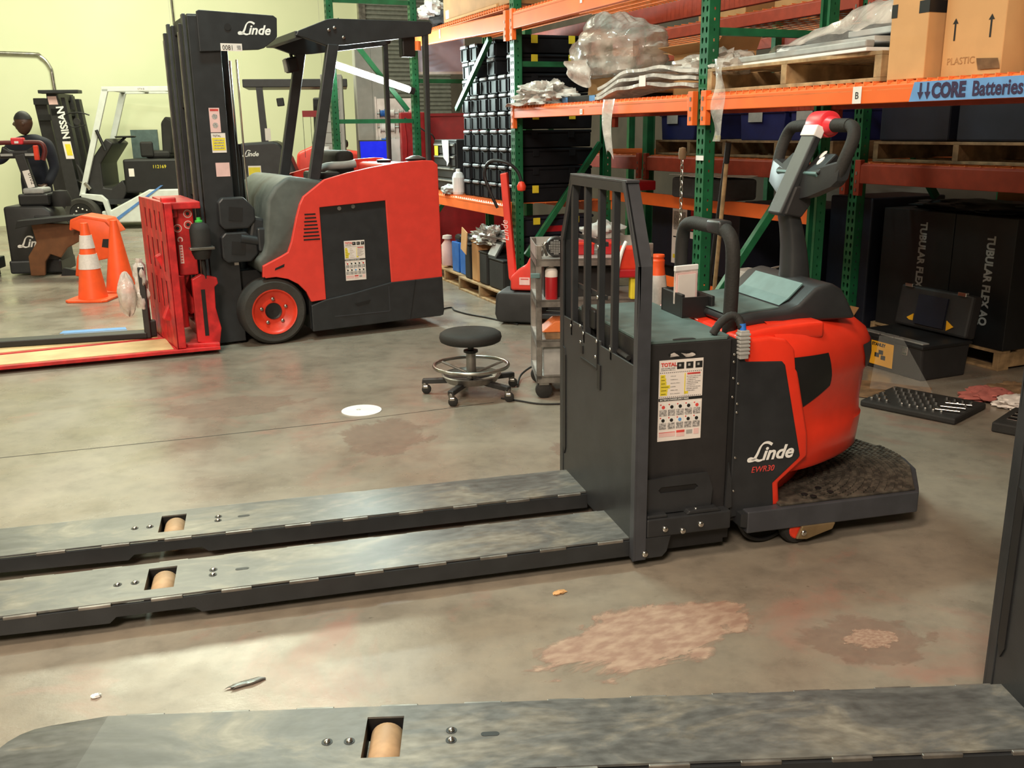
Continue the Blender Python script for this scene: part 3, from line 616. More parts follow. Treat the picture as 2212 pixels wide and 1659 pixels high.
    MB().prism([(.37,.755),(.385,.755),(.385,.84),(.37,.84)],'y',.30,.50).build('document_bin','black',T,bevel=.004); MB().box(.270,.285,.335,.50,.762,.845).build('document_bin','black',T,bevel=.003); MB().box(.270,.385,.325,.335,.762,.835).build('document_bin','black',T); MB().box(.270,.385,.50,.51,.762,.845).build('document_bin','black',T)
    pb=MB().obox((.318,.405,.865),(1,.25,0),(.25,-1,0),(0,0,1),(.052,.003,.062)).build('document_pouch','poly2',T); 
    MB().obox((.318,.400,.862),(1,.25,0),(.25,-1,0),(0,0,1),(.046,.0045,.052)).build('papers','pinkpaper',pb); MB().obox((.317,.3955,.862),(1,.25,0),(.25,-1,0),(0,0,1),(.040,.0015,.046)).build('papers','paper',pb); MB().obox((.318,.405,.930),(1,.25,0),(.25,-1,0),(0,0,1),(.053,.006,.010)).build('pouch_top','offwhite',pb,bevel=.003)
    MB().tube(smoothpath([(.345,.11,.74),(.345,.105,.90),(.345,.108,1.02),(.345,.135,1.07),(.345,.19,1.088),(.345,.34,1.090),(.345,.43,1.088),(.345,.485,1.068),(.345,.508,1.01),(.345,.51,.90),(.345,.505,.74)],5),.024,14).build('grab_bar','rubber',T,smooth=True)
    MB().obox((.345,.215,1.095),(1,0,0),(0,1,0),(0,0,1),(.026,.048,.022)).build('grab_bar_switch','char',T,bevel=.010,seg=3,smooth=50)
    co_=MB()
    for (x,z,wx,wy) in ((.722,.865,.070,.050),(.718,.93,.060,.048),(.710,1.00,.052,.046),(.698,1.06,.046,.044),(.684,1.11,.042,.042),(.674,1.15,.040,.042)):
        for k in range(16):
            a=6.28318*k/16; c,s_=math.cos(a),math.sin(a); co_.v.append((x+wx*abs(c)**.6*(1 if c>0 else -1)*.75,.345+wy*abs(s_)**.6*(1 if s_>0 else -1),z))
    for j in range(5): co_.f+=[(j*16+k,j*16+(k+1)%16,(j+1)*16+(k+1)%16,(j+1)*16+k) for k in range(16)]
    co_.build('steering_column','char',T,smooth=60)
    hd=MB().beam((.628,.335,1.115),(.762,.335,1.415),.088,.030,(1,0,-.3)).build('tiller_spine','char',T,bevel=.006)
    MB().prism([(.632,1.118),(.70,1.105),(.735,1.15),(.73,1.22),(.67,1.215)],'y',.285,.385).build('tiller_neck','char2',T,bevel=.006)
    MB().tube(smoothpath([(.735,.150,1.235),(.755,.132,1.31),(.778,.128,1.375),(.789,.15,1.412),(.792,.20,1.420),(.792,.345,1.421),(.792,.49,1.420),(.789,.54,1.412),(.778,.562,1.375),(.755,.558,1.31),(.735,.54,1.235)],5),.0215,14).build('tiller_loop','rubber',T,smooth=True)
    lb=MB(); ring=[]
    for (y,zc,xc,hz,hx) in ((.124,1.275,.752,.036,.022),(.14,1.262,.745,.044,.026),(.24,1.232,.728,.052,.030),(.345,1.212,.716,.056,.034),(.45,1.232,.728,.052,.030),(.55,1.262,.745,.044,.026),(.566,1.275,.752,.036,.022)):
        for k in range(12):
            a=6.28318*k/12; c,s_=math.cos(a),math.sin(a); lb.v.append((xc+hx*abs(c)**.35*(1 if c>0 else -1)+.3*hz*s_,y,zc+hz*abs(s_)**.35*(1 if s_>0 else -1)))
    for j in range(6): lb.f+=[(j*12+k,j*12+(k+1)%12,(j+1)*12+(k+1)%12,(j+1)*12+k) for k in range(12)]
    lb.f+=[tuple(range(12))[::-1],tuple(range(72,84))]
    lb.build('tiller_body','char',T,smooth=28)
    for s_ in (-1,1):
        yc=.345+s_*.09
        cp=MB().obox((.745,yc,1.285),(1,0,.9),(0,1,0),(-.9,0,1),(.048,.050,.016)).build('control_pod','black',T,bevel=.006); MB().obox((.715,yc,1.265),(1,0,.9),(0,1,0),(-.9,0,1),(.018,.042,.010)).build('pod_pad','tealpad',cp,bevel=.004)
        for q in (-.02,.018): MB().lathe([(0,-.005),(.011,-.003),(.015,.0),(.011,.004),(0,.006)],12,(0,0,0)).build('rocker','offwhite',cp,smooth=True).matrix_basis=Matrix.Translation((.752+q*.6,yc+q*.6-.01*s_,1.312+q*.5))@Matrix.Rotation(R(-45),4,'Y')@Matrix.Diagonal((1.35,.75,1,1))
    MB().lathe([(0,.295),(.036,.295),(.045,.300),(.046,.308),(.046,.385),(.042,.392),(0,.392)],24,(.797,0,1.425),'y').build('belly_switch','pinkred',T,smooth=50)
    MB().lathe([(0,.262),(.026,.262),(.034,.295),(0,.295)],20,(.795,0,1.42),'y').build('twist_collar','pinkred',T,smooth=50); MB().tube([(.792,.175,1.42),(.792,.262,1.421)],.0235,14).build('twist_grip','rubber',T,smooth=True)
    MB().obox((.752,.335,1.400),(.42,0,1),(0,1,0),(1,0,-.42),(.020,.045,.0175)).build('badge','offwhite',T,bevel=.003)
    # power cable and plug
    MB().tube(smoothpath([(.245,.03,.765),(.27,.03,.80),(.305,.03,.822),(.328,.02,.815),(.335,.0,.785)],6),[.013+.0015*(i%2) for i in range(25)],12).build('battery_cable','rubber',T,smooth=True)
    MB().tube([(.335,.0,.80),(.336,-.006,.765)],.011,10).build('cable_sleeve','brightblue',T,smooth=True)
    pg=MB()
    for k in range(6): pg.box(.318,.356,-.022,.012,.700+k*.0125,.7085+k*.0125)
    pg.box(.321,.353,-.019,.009,.685,.78); pg.build('battery_plug','grayplastic',T,bevel=.002)
    return T
tr=make_truck(); place(tr,(.43,2.95,0),14.5,group=None)
t2=dup(tr); place(t2,(1.26,1.365,0),2.2,'charcoal pallet truck cut off by the frame, its worn fork along the bottom edge')
for o in list(t2.children):
    pass
# ================================================================ stand-up counterbalance forklift
F=thing('forklift','large red and black stand-up forklift with overhead guard and red push-pull attachment','forklift',(-1.655,6.435,0),27)
RED='flred'
redpoly=[(-.033,.471),(-.026,.55),(.10,.605),(.151,.631),(.18,.70),(.225,.862),(.255,.95),(.283,1.0),(.436,1.108),(.60,1.148),(.771,1.179),(1.0,1.21),(1.172,1.219),(1.24,1.215),(1.278,1.185),(1.286,.372),(.886,.363),(.869,.949),(.39,.923),(.395,.283),(.286,.25)]
arch=[(.03+.265*math.cos(a),.225+.245*math.sin(a)) for a in [math.radians(d) for d in (12,30,48,66,84,100)]]
redpoly+= [(.286,.25)]+arch[1:]
redpoly=redpoly[:20]+arch+[(-.02,.475)]
for y0,y1 in ((-.006,.03),(1.04,1.076)):
    MB().prism(redpoly,'y',y0,y1).build('side_cover',RED,F,bevel=.006)
    MB().prism([(.286,.064),(.286,.25),(.39,.283),(.60,.312),(.886,.366),(1.286,.374),(1.292,.12),(1.284,.085)],'y',y0-.004,y1+.004).build('lower_skirt','char',F,bevel=.006)
MB().prism([(.385,.27),(.385,.93),(.875,.955),(.892,.36)],'y',.004,.022).build('battery_door','char',F)
MB().prism([(.39,.875),(.39,.922),(.868,.948),(.868,.905)],'y',.002,.004).build('door_recess','black',F)
for x,z in ((.53,.91),(.63,.918)): MB().lathe([(0,0),(.014,0),(.014,-.004),(0,-.004)],12,(x,.002,z),'y').build('door_latch','dullsteel',F)
MB().box(.45,.86,-.012,-.009,.155,.160).build('skirt_line','slate',F); MB().box(.86,.864,-.012,-.009,.16,.34).build('skirt_line','slate',F); MB().prism([(.60,.235),(.72,.255),(.705,.228),(.62,.215)],'y',-.012,-.009).build('skirt_recess','black',F)
MB().beam((1.02,-.011,.09),(1.07,-.011,.37),.004,.004).build('skirt_line','black',F)
service_label(F,.55,.70,.402,.682,.0035)
for k in range(8): MB().box(.281+.004*(k%2)+(-.003*k),.358-.003*k+.01*k*.6,-.008,-.005,.704+(7-k)*.0245,.714+(7-k)*.0245).build('vent_slot','black',F)
MB().prism([(.05,.515),(.055,.53),(.12,.555),(.115,.535)],'y',-.008,-.005).build('side_recess','black',F)
MB().box(1.02,1.288,.0,1.07,.37,1.19).build('counterweight',RED,F,bevel=.03,seg=3,smooth=50); MB().box(.95,1.292,.0,1.07,.075,.37).build('counterweight_base','char',F,bevel=.02)
MB().box(.28,1.0,.03,1.04,.08,.98).build('chassis','black',F)
MB().box(-.25,.30,.20,.87,.15,.50).build('drive_axle','black',F)
hd=[(-.035,.49),(-.062,.586),(-.01,.63),(.01,.70),(.02,.82),(.043,.988),(.10,1.075),(.188,1.137),(.34,1.118),(.45,1.095),(.46,.6)]
MB().prism(hd,'y',.03,1.04).build('dash_cowl','hood',F,bevel=.03,seg=3,smooth=50)
MB().prism([(-.07,.60),(-.02,.62),(.05,.74),(.03,.86),(-.05,.88),(-.08,.74)],'y',.10,.40).build('cowl_insert','char',F,bevel=.02); MB().box(-.03,.045,.06,.13,.64,.80).build('tilt_bracket','char',F,bevel=.012)
MB().prism([(.44,1.09),(.60,1.135),(.771,1.166),(1.0,1.197),(1.17,1.206),(1.26,1.19),(1.26,1.0),(.44,1.0)],'y',.03,.09).build('compartment_rim','char2',F); MB().box(.44,1.02,.09,1.04,.98,1.04).build('compartment_floor','char2',F)
MB().box(.66,.80,.42,.88,1.04,1.29).build('lean_pad','rubber',F,bevel=.04,seg=3,smooth=50); MB().tube(smoothpath([(.46,.30,1.15),(.55,.30,1.185),(.68,.30,1.19),(.76,.30,1.20)],4),.028,10).build('arm_pad','grayplastic',F,smooth=True); MB().box(.45,.62,.2,.6,1.05,1.15).build('control_console','black',F,bevel=.02)
MB().lathe([(0,0),(.05,.0),(.055,.02),(0,.03)],14,(.98,.30,1.20)).build('steer_knob','black',F,smooth=True)
MB().lathe([(.0,0),(.06,0),(.075,.03),(.03,.05),(.0,.05)],16,(1.15,.10,1.20)).build('rear_cap','char2',F,smooth=True)
for y in (.0,.86):
    w=MB().lathe([(0,.07),(.135,.07),(.150,.012),(.205,.005),(.222,.02),(.23,.05),(.23,.16),(.222,.19),(.2,.205),(0,.205)],48,(.03,y-.01,.23),'y').build('drive_wheel','tyre',F,smooth=35)
    if y<.5:
        MB().lathe([(.058,.055),(.085,.050),(.112,.034),(.128,.026),(.140,.020),(.148,.006),(.156,.003),(.156,.05)],40,(.03,y-.01,.23),'y').build('wheel_rim','rimred',w,smooth=35)
        MB().lathe([(0,.06),(.06,.06),(.056,.04),(.045,.045),(0,.05)],24,(.03,y-.01,.23),'y').build('hub','black',w)
        for k in range(5): a=math.radians(72*k+20); bolt(w,(.03+.088*math.cos(a),y+.022,.23+.088*math.sin(a)),.013,'y',-1,'steel')
MB().lathe([(0,-.08),(.13,-.08),(.14,-.06),(.14,.06),(.13,.08),(0,.08)],28,(1.02,.54,.14),'y').build('steer_wheel','tyre',F,smooth=35)
MB().box(.85,1.2,.3,.8,.2,.30).build('steer_axle','black',F)
# overhead guard
for y in (.12,.95):
    MB().prism([(.352,1.08),(.43,1.08),(.625,1.995),(.548,1.998)],'y',y-.025,y+.025).build('guard_leg','char',F,bevel=.006)
    MB().prism([(.335,2.045),(.352,2.075),(.555,2.154),(.60,2.160),(1.29,2.165),(1.318,2.15),(1.305,2.085),(1.25,2.068),(.68,1.995),(.54,1.985),(.40,2.03)],'y',y-.022,y+.022).build('roof_rail','char',F,bevel=.004)
    MB().prism([(1.245,1.19),(1.275,1.19),(1.285,2.09),(1.245,2.09)],'y',y-.02,y+.02).build('guard_leg','char',F,bevel=.005)
    MB().prism([(.335,1.07),(.46,1.07),(.45,1.105),(.345,1.11)],'y',y-.04,y+.04).build('leg_foot','char',F,bevel=.005)
MB().box(.335,.39,.12,.95,2.03,2.075).build('roof_bar','char',F,bevel=.004)
for x in (.56,.70,.84,.98,1.12,1.26): MB().box(x,x+.035,.14,.93,2.105,2.135).build('roof_bar','char',F)
MB().prism([(.35,2.065),(.555,2.14),(.62,2.145),(.62,2.12),(.36,2.04)],'y',.14,.93).build('front_visor','slate',F)
MB().tube([(.70,.16,2.04),(.85,.16,2.045)],.008,8).build('roof_grip','chrome',F,smooth=True)
MB().box(1.10,1.2,.14,.22,1.93,2.07).build('rear_light','black',F,bevel=.01); MB().lathe([(0,-.03),(.022,-.03),(.022,.03),(0,.035)],12,(1.20,.10,2.0)).build('lamp_lens',mat('amber',(.75,.16,.04),.3),F,smooth=True)
hl=MB().obox((.52,.97,1.915),(1,0,.15),(0,1,0),(-.15,0,1),(.045,.05,.055)).build('head_lamp','black',F,bevel=.015); MB().obox((.474,.97,1.908),(1,0,.15),(0,1,0),(-.15,0,1),(.004,.042,.045)).build('lens','grayplastic',hl); MB().beam((.53,.97,1.96),(.50,.96,2.06),.02,.015).build('bracket','black',hl)
for x,z in ((.56,2.085),(.66,2.04),(.60,2.10)): bolt(F,(x,.097,z),.012,'y',-1,'steel')
# mast
for y in (.15,.80):
    m_=MB().box(-.345,-.15,y,y+.085,.02,2.15).build('mast_rail','char',F,bevel=.004)
    MB().box(-.372,-.352,y+.01,y+.075,.05,2.16).build('mast_rail','slate',F,bevel=.003); MB().box(-.398,-.378,y+.02,y+.07,.05,2.10).build('mast_rail','char2',F,bevel=.003)
    MB().box(-.405,-.398,y+.03,y+.045,.1,2.05).build('lift_chain','steel',F)
MB().prism([(-.287,2.175),(-.27,2.183),(.20,2.167),(.224,2.15),(.217,2.035),(.205,2.02),(.126,1.962),(.09,1.951),(-.287,1.93)],'y',.128,.150).build('mast_head_plate','char',F,bevel=.004)
MB().lathe([(0,0),(.022,0),(.022,-.003),(0,-.003)],16,(-.10,.127,2.085),'y').build('plate_hole','black',F)
logo(F,-.035,.1275,2.045,.205)
lb=decal(F,-.155,-.018,1.938,1.985,.1275,'paper','number_label'); text('lettering','0081',.042,'blackprint',lb,(-.145,.1262,1.945),wx=.85); decal(lb,-.052,-.026,1.948,1.974,.1266,'grayprint')
for z in (.3,1.0,1.6,2.08): MB().box(-.33,-.20,.235,.80,z,z+.09).build('mast_crossmember','char2',F,bevel=.006)
for y in (.30,.72): MB().tube([(-.11,y,.1),(-.11,y,1.95)],.032,14).build('lift_cylinder','black',F,smooth=True)
MB().tube([(-.06,.46,.15),(-.06,.46,1.35)],.055,16).build('free_lift_cylinder','black',F,smooth=True); MB().tube([(-.06,.46,1.35),(-.06,.46,1.9)],.03,14).build('cylinder_rod','chrome',F,smooth=True)
for k,y in enumerate((.36,.40,.55,.60,.64)): MB().tube(smoothpath([(-.09,y,.6),(-.05,y,1.1),(-.08,y,1.6),(-.10,y,1.94)],4),.010,8).build('hose','rubber',F,smooth=True)
MB().tube([(-.02,.33,.85),(-.02,.33,1.9)],.007,8).build('chrome_pipe','chrome',F,smooth=True)
def mdec(x0,x1,z0,z1,mt,txt=None): return decal(F,x0,x1,z0,z1,.1495,mt,'decal')
w_=mdec(-.262,-.195,1.43,1.585,'pinkpaper'); decal(w_,-.255,-.202,1.565,1.578,.1488,'redprint'); 
for a in (1.475,1.53): MB().lathe([(0,0),(.018,0),(.018,-.0006),(0,-.0006)],10,(-.228,.1488,a),'y').build('print','grayprint',w_)
y_=mdec(-.262,-.17,1.30,1.425,'paper'); decal(y_,-.258,-.174,1.315,1.395,.1488,'yellow'); text('lettering','TOTAL',.018,'blackprint',y_,(-.252,.1482,1.402),wx=.9)
for i in range(4): decal(y_,-.248,-.184,1.326+i*.017,1.332+i*.017,.1482,'grayprint')
mdec(-.25,-.16,1.145,1.235,'pinkpaper'); mdec(-.185,-.155,.55,.60,'paper')
for z0,z1 in ((.80,1.01),(.575,.78)):
    MB().prism([(-.27,z0+.03),(-.24,z0),(-.08,z0),(-.03,z0+.05),(-.03,z1-.08),(-.10,z1),(-.24,z1),(-.27,z1-.03)],'y',.085,.150).build('mast_bracket','char',F,bevel=.012,seg=2); MB().prism([(-.21,z0+.06),(-.12,z0+.05),(-.11,z1-.07),(-.20,z1-.06)],'y',.082,.0855).build('bracket_recess','black',F)
MB().tube([(-.14,.10,.735),(.0,.10,.705)],.033,12).build('tilt_cylinder','char',F,smooth=True); MB().tube([(.0,.10,.705),(.06,.10,.68)],.022,10).build('tilt_rod','chrome',F,smooth=True)
# red push-pull attachment
A=thing('push_pull_attachment','red slotted push-pull attachment with flat platens hung in front of the forklift mast','attachment',(-1.655,6.435,0),27)
fp=MB(); 
def fpl(m,y0,y1,z0,z1,x0=-.64,x1=-.585):
    k=.07   # plate is skewed a little towards the aisle
    f=lambda x,y,z:(x-(y-.0)*k+ .0,y,z)
    m.add([f(a,b,c) for c in (z0,z1) for b in (y0,y1) for a in (x0,x1)],[(0,2,3,1),(4,5,7,6),(0,1,5,4),(1,3,7,5),(3,2,6,7),(2,0,4,6)])
ys=[(-.06,.02),(.10,.16),(.26,.34),(.46,.52),(.62,.70)]; 
for a,b in ((-.06,.05),(.10,.20),(.25,.36),(.41,.51),(.56,.72)): q=MB(); fpl(q,a,b,.056,1.0,-.642,-.636); q.build('face_plate_bar','attred',A,bevel=.001)
for z0,z1 in ((.056,.30),(.49,.55),(.75,.81),(.94,1.005)): q=MB(); fpl(q,-.06,.72,z0,z1,-.641,-.636); q.build('face_plate_rail','attred',A,bevel=.001)
q=MB(); fpl(q,-.055,.715,.06,.995,-.6355,-.634); q.build('slot_shade_sheet','black',A)  # added black sheet, paints the shade seen inside the face plate slots
q=MB(); fpl(q,-.06,.72,.056,1.0,-.6335,-.585); q.build('face_plate_body','attred',A,bevel=.006)
MB().box(-.56,-.44,.05,.70,.52,.97).build('carriage_block','attred',A,bevel=.008); MB().box(-.60,-.40,-.02,.75,.955,1.0).build('carriage_top','attred',A,bevel=.006)
MB().box(-.63,-.54,.02,.10,.90,1.03).build('lift_eye','attred',A,bevel=.01); MB().box(-.605,-.565,.015,.02,.93,.99).build('eye_hole','black',A)
MB().prism([(-.50,.08),(-.36,.05),(-.34,.16),(-.365,.30),(-.36,.44),(-.335,.46),(-.34,.50),(-.44,.53),(-.50,.50)],'y',-.03,.02).build('side_plate','attred',A,bevel=.006); MB().box(-.45,-.425,-.034,-.03,.12,.43).build('side_slot','black',A)
MB().box(-.46,-.41,.02,.80,.04,.14).build('lower_cross','attred',A,bevel=.005); MB().box(-.46,-.40,.72,.78,.1,.6).build('side_plate','attred',A,bevel=.006)
for y in (.12,.62): MB().beam((-.66,y,.22),(-.48,y,.62),.05,.07).build('scissor_arm','attred',A,bevel=.01); MB().beam((-.66,y+.06,.66),(-.47,y+.06,.25),.05,.07).build('scissor_arm','attred',A,bevel=.01)
MB().tube([(-.58,.06,.18),(-.58,.06,.52)],.05,16).build('push_cylinder','attred',A,smooth=True)
MB().lathe([(0,.0),(.045,.01),(.062,.05),(.066,.075),(.064,.10),(.066,.20),(.05,.235),(.02,.25),(0,.25)],20,(-.42,-.02,.62)).build('accumulator','rubber',A,smooth=True); MB().lathe([(0,0),(.024,0),(.024,.012),(.013,.014),(.013,.03),(0,.03)],14,(-.42,-.02,.868)).build('accumulator_cap','green_cap',A); MB().box(-.50,-.345,-.095,-.02,.695,.712).build('clamp','steel',A,bevel=.004); MB().tube([(-.42,-.02,.62),(-.41,-.02,.50)],.012,8).build('hose','rubber',A)
for x,z in ((-.475,.92),(-.478,.85),(-.545,.83)): d_=MB().lathe([(0,0),(.026,0),(.026,-.001),(0,-.001)],20,(x,.0485,z),'y').build('warning_disc','paper',A); MB().lathe([(0,-.0012),(.012,-.0012),(.012,-.0018),(0,-.0018)],12,(x,.0485,z),'y').build('print','blackprint',d_); MB().lathe([(.019,-.0012),(.022,-.0012),(.022,-.0016),(.019,-.0016)],20,(x,.0485,z),'y').build('print','redprint',d_)
q=decal(A,-.548,-.525,.60,.72,.0485,'pinkpaper','decal_strip')
for k in range(6): decal(q,-.543,-.530,.612+k*.018,.620+k*.018,.0478,'redprint')
text('lettering','C',.045,'pinkpaper',A,(-.552,.0478,.775),(0,0,-1),(1,0,0),bold=.002)
P1=[(-2.35,.075),(-.37,-.095),(-.37,.37),(-2.35,.385)]
MB().prism(P1,'z',.028,.052).build('platen','attred',A,bevel=.003); MB().prism([(-2.33,.10),(-.66,-.035),(-.66,.335),(-2.33,.36)],'z',.052,.056).build('platen_board','plank',A)
MB().prism([(-2.35,.43),(-.37,.40),(-.37,.80),(-2.35,.80)],'z',.028,.050).build('platen','attred',A,bevel=.003); MB().prism([(-2.33,.455),(-.70,.425),(-.70,.78),(-2.33,.78)],'z',.050,.054).build('platen_board','plank',A)
MB().prism([(-.62,.0),(-.37,-.09),(-.37,.75),(-.62,.75)],'z',.052,.075).build('platen_heel','attred',A,bevel=.004)
# loose fork with wrapped shank
lf=thing('loose_fork','black steel fork standing on its blade, shank wrapped in clear plastic, beside the platens','fork',(-1.655,6.435,0),27)
MB().prism([(-.77,.40),(-.75,.53),(-2.30,.86),(-2.30,.73)],'z',.056,.098).build('blade','black',lf,bevel=.006)
MB().prism([(-.785,.41),(-.745,.402),(-.72,.525),(-.76,.535)],'z',.056,.55).build('shank','char2',lf,bevel=.006); MB().box(-.745,-.70,.43,.50,.06,.17).build('hook','black',lf,bevel=.006)
def wrapf(u,v):
    a=6.28318*u; z=.26+.34*v; r=.050+.024*math.sin(3*a+7*v)*.3+.02*nzv((math.cos(a),math.sin(a),v*3),2.2,4); r*= (1 if v<.93 else .5)
    return (-.765+r*math.cos(a)*.8,.468+r*1.2*math.sin(a),z)
blob(wrapf,26,16).build('plastic_wrap','poly2',lf,smooth=True,fixn=False)
def tuft(u,v):
    a=6.28318*u; p=math.pi*v; r=.062*math.sin(p)*(1+.35*nzv((math.cos(a),math.sin(a),v*2),2.5,9)); return (-.86+r*math.cos(a),.50+r*math.sin(a),.36+.14*math.cos(p)*-1+.02*math.sin(4*a))
blob(tuft,20,12).build('plastic_tuft','poly2',lf,smooth=True,fixn=False)
tp=thing('blue_tape','two strips of blue painter tape on the floor beside the loose fork','tape',(-1.655,6.435,0),27)
for k in (0,1): MB().prism([(-1.30,1.07+k*.13),(-.84,.98+k*.13),(-.84,1.08+k*.13),(-1.27,1.17+k*.13)],'z',.0006,.0016).build('tape_strip','bluetape',tp)
# ================================================================ things stored on the racks
def rbox(name,label,cat,t0,t1,s0,s1,z0,z1,mt,bevel=.004,group=None):
    return MB().box(0,t1-t0,s0-(s0+s1)/2,s1-(s0+s1)/2,0,z1-z0).build(name,mt,loc=rw(t0,(s0+s1)/2,z0),rz=RA,bevel=bevel,label=label,cat=cat,group=group)
def rthing(name,label,cat,t,s,z=0,rz=0,group=None): return thing(name,label,cat,rw(t,s,z),RA+rz,group)
# stacked black cases, built once and copied
def make_case(w=.194,dp=.66,h=.138,yl=False):
    T=thing('tool_case','x','case')
    MB().prism([(-w/2+.012,.0),(w/2-.012,.0),(w/2-.004,h*.78),(-w/2+.004,h*.78)],'x',.012,dp).build('body','tote',T,bevel=.008)
    MB().box(.004,dp+.005,-w/2,w/2,h*.78,h*.97).build('lid','tote',T,bevel=.010)
    MB().box(-.004,.014,-w*.36,w*.36,h*.80,h).build('front_grip','totegrip',T,bevel=.009,seg=2)
    for y in (-w*.34,w*.34): MB().box(.004,.014,y-.006,y+.006,h*.08,h*.74).build('rib','tote',T)
    for x in (.16,.48): MB().box(x-.028,x+.028,-w/2-.003,-w/2+.002,h*.52,h*.95).build('latch','yellow' if yl else 'tote',T,bevel=.003)
    return T
cA=make_case(); cY=make_case(yl=True); rowsz=.141; n=0; firstA=True; firstY=True
GR='black tool cases stacked on the rack shelf'
ORD=['first','second','third','fourth','fifth','sixth','seventh','eighth','ninth']
cols=[2.70,2.905,3.11,3.315,3.52,3.725]
for r_ in range(9):
    for k,s in enumerate(cols):
        if r_>=7 and k in(1,3): continue
        if r_==8 and k==5: pass
        yl=(r_ in(7,8) and k in(4,5)) or (k==0 and r_ in(0,4,7,8))
        o=(cY if firstY else dup(cY)) if yl else (cA if firstA else dup(cA))
        if yl: firstY=False
        else: firstA=False
        place(o,rw(.06+.02*random.random(),s+.001*random.uniform(-1,1),.860+r_*rowsz),RA+random.uniform(-.15,.15),
          ('black tool case%s, %s row up, %s column from the green post'%(' with yellow latches' if yl else ' with pale grip',ORD[r_],ORD[k])),GR+(' with yellow latches' if yl else ''))
MB().box(0,.05,-.05,.05,0,.17)
# larger dark crates under the middle shelf, seen from the open bay
for k,(z0,z1) in enumerate(((.02,.30),(.305,.585),(.59,.745))):
    o=rthing('storage_crate',['large navy crate standing on the floor at the bottom of the crate stack','large navy crate with red label, second of the crate stack','flat navy crate on top of the crate stack below the beam'][k],'crate',.10,3.30,z0)
    if False: pass
    MB().box(0,.64,-.70,-.545,0,(z1-z0)*.84).build('body','navy',o,bevel=.012); MB().box(-.01,.65,-.705,-.54,(z1-z0)*.84,z1-z0).build('lid','navy',o,bevel=.01)
    MB().box(.10,.16,-.713,-.703,(z1-z0)*.6,(z1-z0)*.95).build('latch','yellow',o,bevel=.003); MB().box(.45,.51,-.713,-.703,(z1-z0)*.6,(z1-z0)*.95).build('latch','yellow',o,bevel=.003); MB().box(.2,.36,-.703,-.697,(z1-z0)*.2,(z1-z0)*.5).build('label','redtool',o)
MB().lathe([(0,0),(.05,0),(.055,.02),(.055,.15),(.04,.19),(.02,.20),(.02,.225),(0,.225)],16).build('spray_bottle','offwhite',loc=rw(.05,3.90,.86),label='white plastic jug standing next to the case stack on the shelf',cat='jug')
# cloth bundle on the low shelf
def crumple(name,label,cat,c,rad,mt,seed,k=.4,sc=2.2,flat=True,rz=RA,nu=36,nv=22):
    def f(u,v):
        a=6.28318*u; p=math.pi*v; d=Vector((math.cos(a)*math.sin(p),math.sin(a)*math.sin(p),-math.cos(p)))
        q=1+k*nzv(d,sc,seed)+k*.5*nzv(d,sc*2.7,seed+3)+k*.25*abs(nzv(d,sc*6,seed+5)); z=d.z*rad[2]*q
        if flat: z=max(z,-rad[2]*.55)
        return (d.x*rad[0]*q,d.y*rad[1]*q,z+rad[2]*.55)
    return blob(f,nu,nv).build(name,mt,loc=c,rz=rz,smooth=True,fixn=False,label=label,cat=cat)
crumple('rag_bundle','pale grey rag bundle lying on the orange lower shelf','rag',rw(.02,4.02,.862),(.08,.12,.05),'grayplastic',2)
crumple('crumpled_plastic','crumpled greyish plastic and paper spilling over the shelf edge','plastic wrap',rw(.10,2.12,1.592),(.17,.30,.10),'poly2',5,.55,2.6,nu=60,nv=36)
fl=MB().grid(lambda u,v:(-.08+.25*v+.02*math.sin(7*u),-.10+.50*u,.006+.03*v*math.sin(3*u)+.012*math.sin(11*u+4*v)),18,8).build('paper_sheet','poly2',loc=rw(0,2.12,1.592),rz=RA,smooth=True,solid=.001,fixn=False,label='rumpled sheet of kraft film hanging out over the beam end',cat='sheet')
# box under bag
b=rthing('carton','open brown carton carrying the big plastic bag, on the middle shelf','box',.30,1.36,1.592)
MB().box(-.22,.46,-.20,.52,0,.045).build('tray','black',b,bevel=.004)
MB().box(.0,.44,-.48,.48,.05,.165).build('body','card',b,bevel=.003); MB().add([(-.002,.16,.16),(-.002,.48,.16),(-.012,.48,.05),(-.012,.16,.05)],[(0,1,2,3)]).build('flap','card2',b,solid=.003,fixn=False)
for y in (.42,.02): MB().box(-.2225,-.2205,y-.04,y+.04,.004,.04).build('tape','bluetape',b)
def bagf(u,v):
    a=6.28318*u; p=math.pi*v; d=Vector((math.cos(a)*math.sin(p),math.sin(a)*math.sin(p),-math.cos(p)))
    q=1+.22*nzv(d,1.6,11)+.10*nzv(d,4.5,12)+.05*abs(nzv(d,11,13)); z=d.z*.215*q
    if z>0: z*=1.0+.25*max(0,1-abs(d.y)*2)
    return (d.x*.28*q,d.y*.42*q,max(z,-.15)+.15)
bg_=blob(bagf,72,44).build('plastic_bag','poly',loc=rw(.34,1.50,1.76),rz=RA,smooth=True,fixn=False,label='big billowing clear plastic bag sitting on the brown carton',cat='plastic bag')
MB().grid(lambda u,v:(-.30+.04*math.sin(5*u)+.03*v,-.12+.26*u+.02*math.sin(9*v),.10-.16*v*(.8+.3*math.sin(4*u))),12,8).build('loose_tail','poly2',bg_,smooth=True,fixn=False)
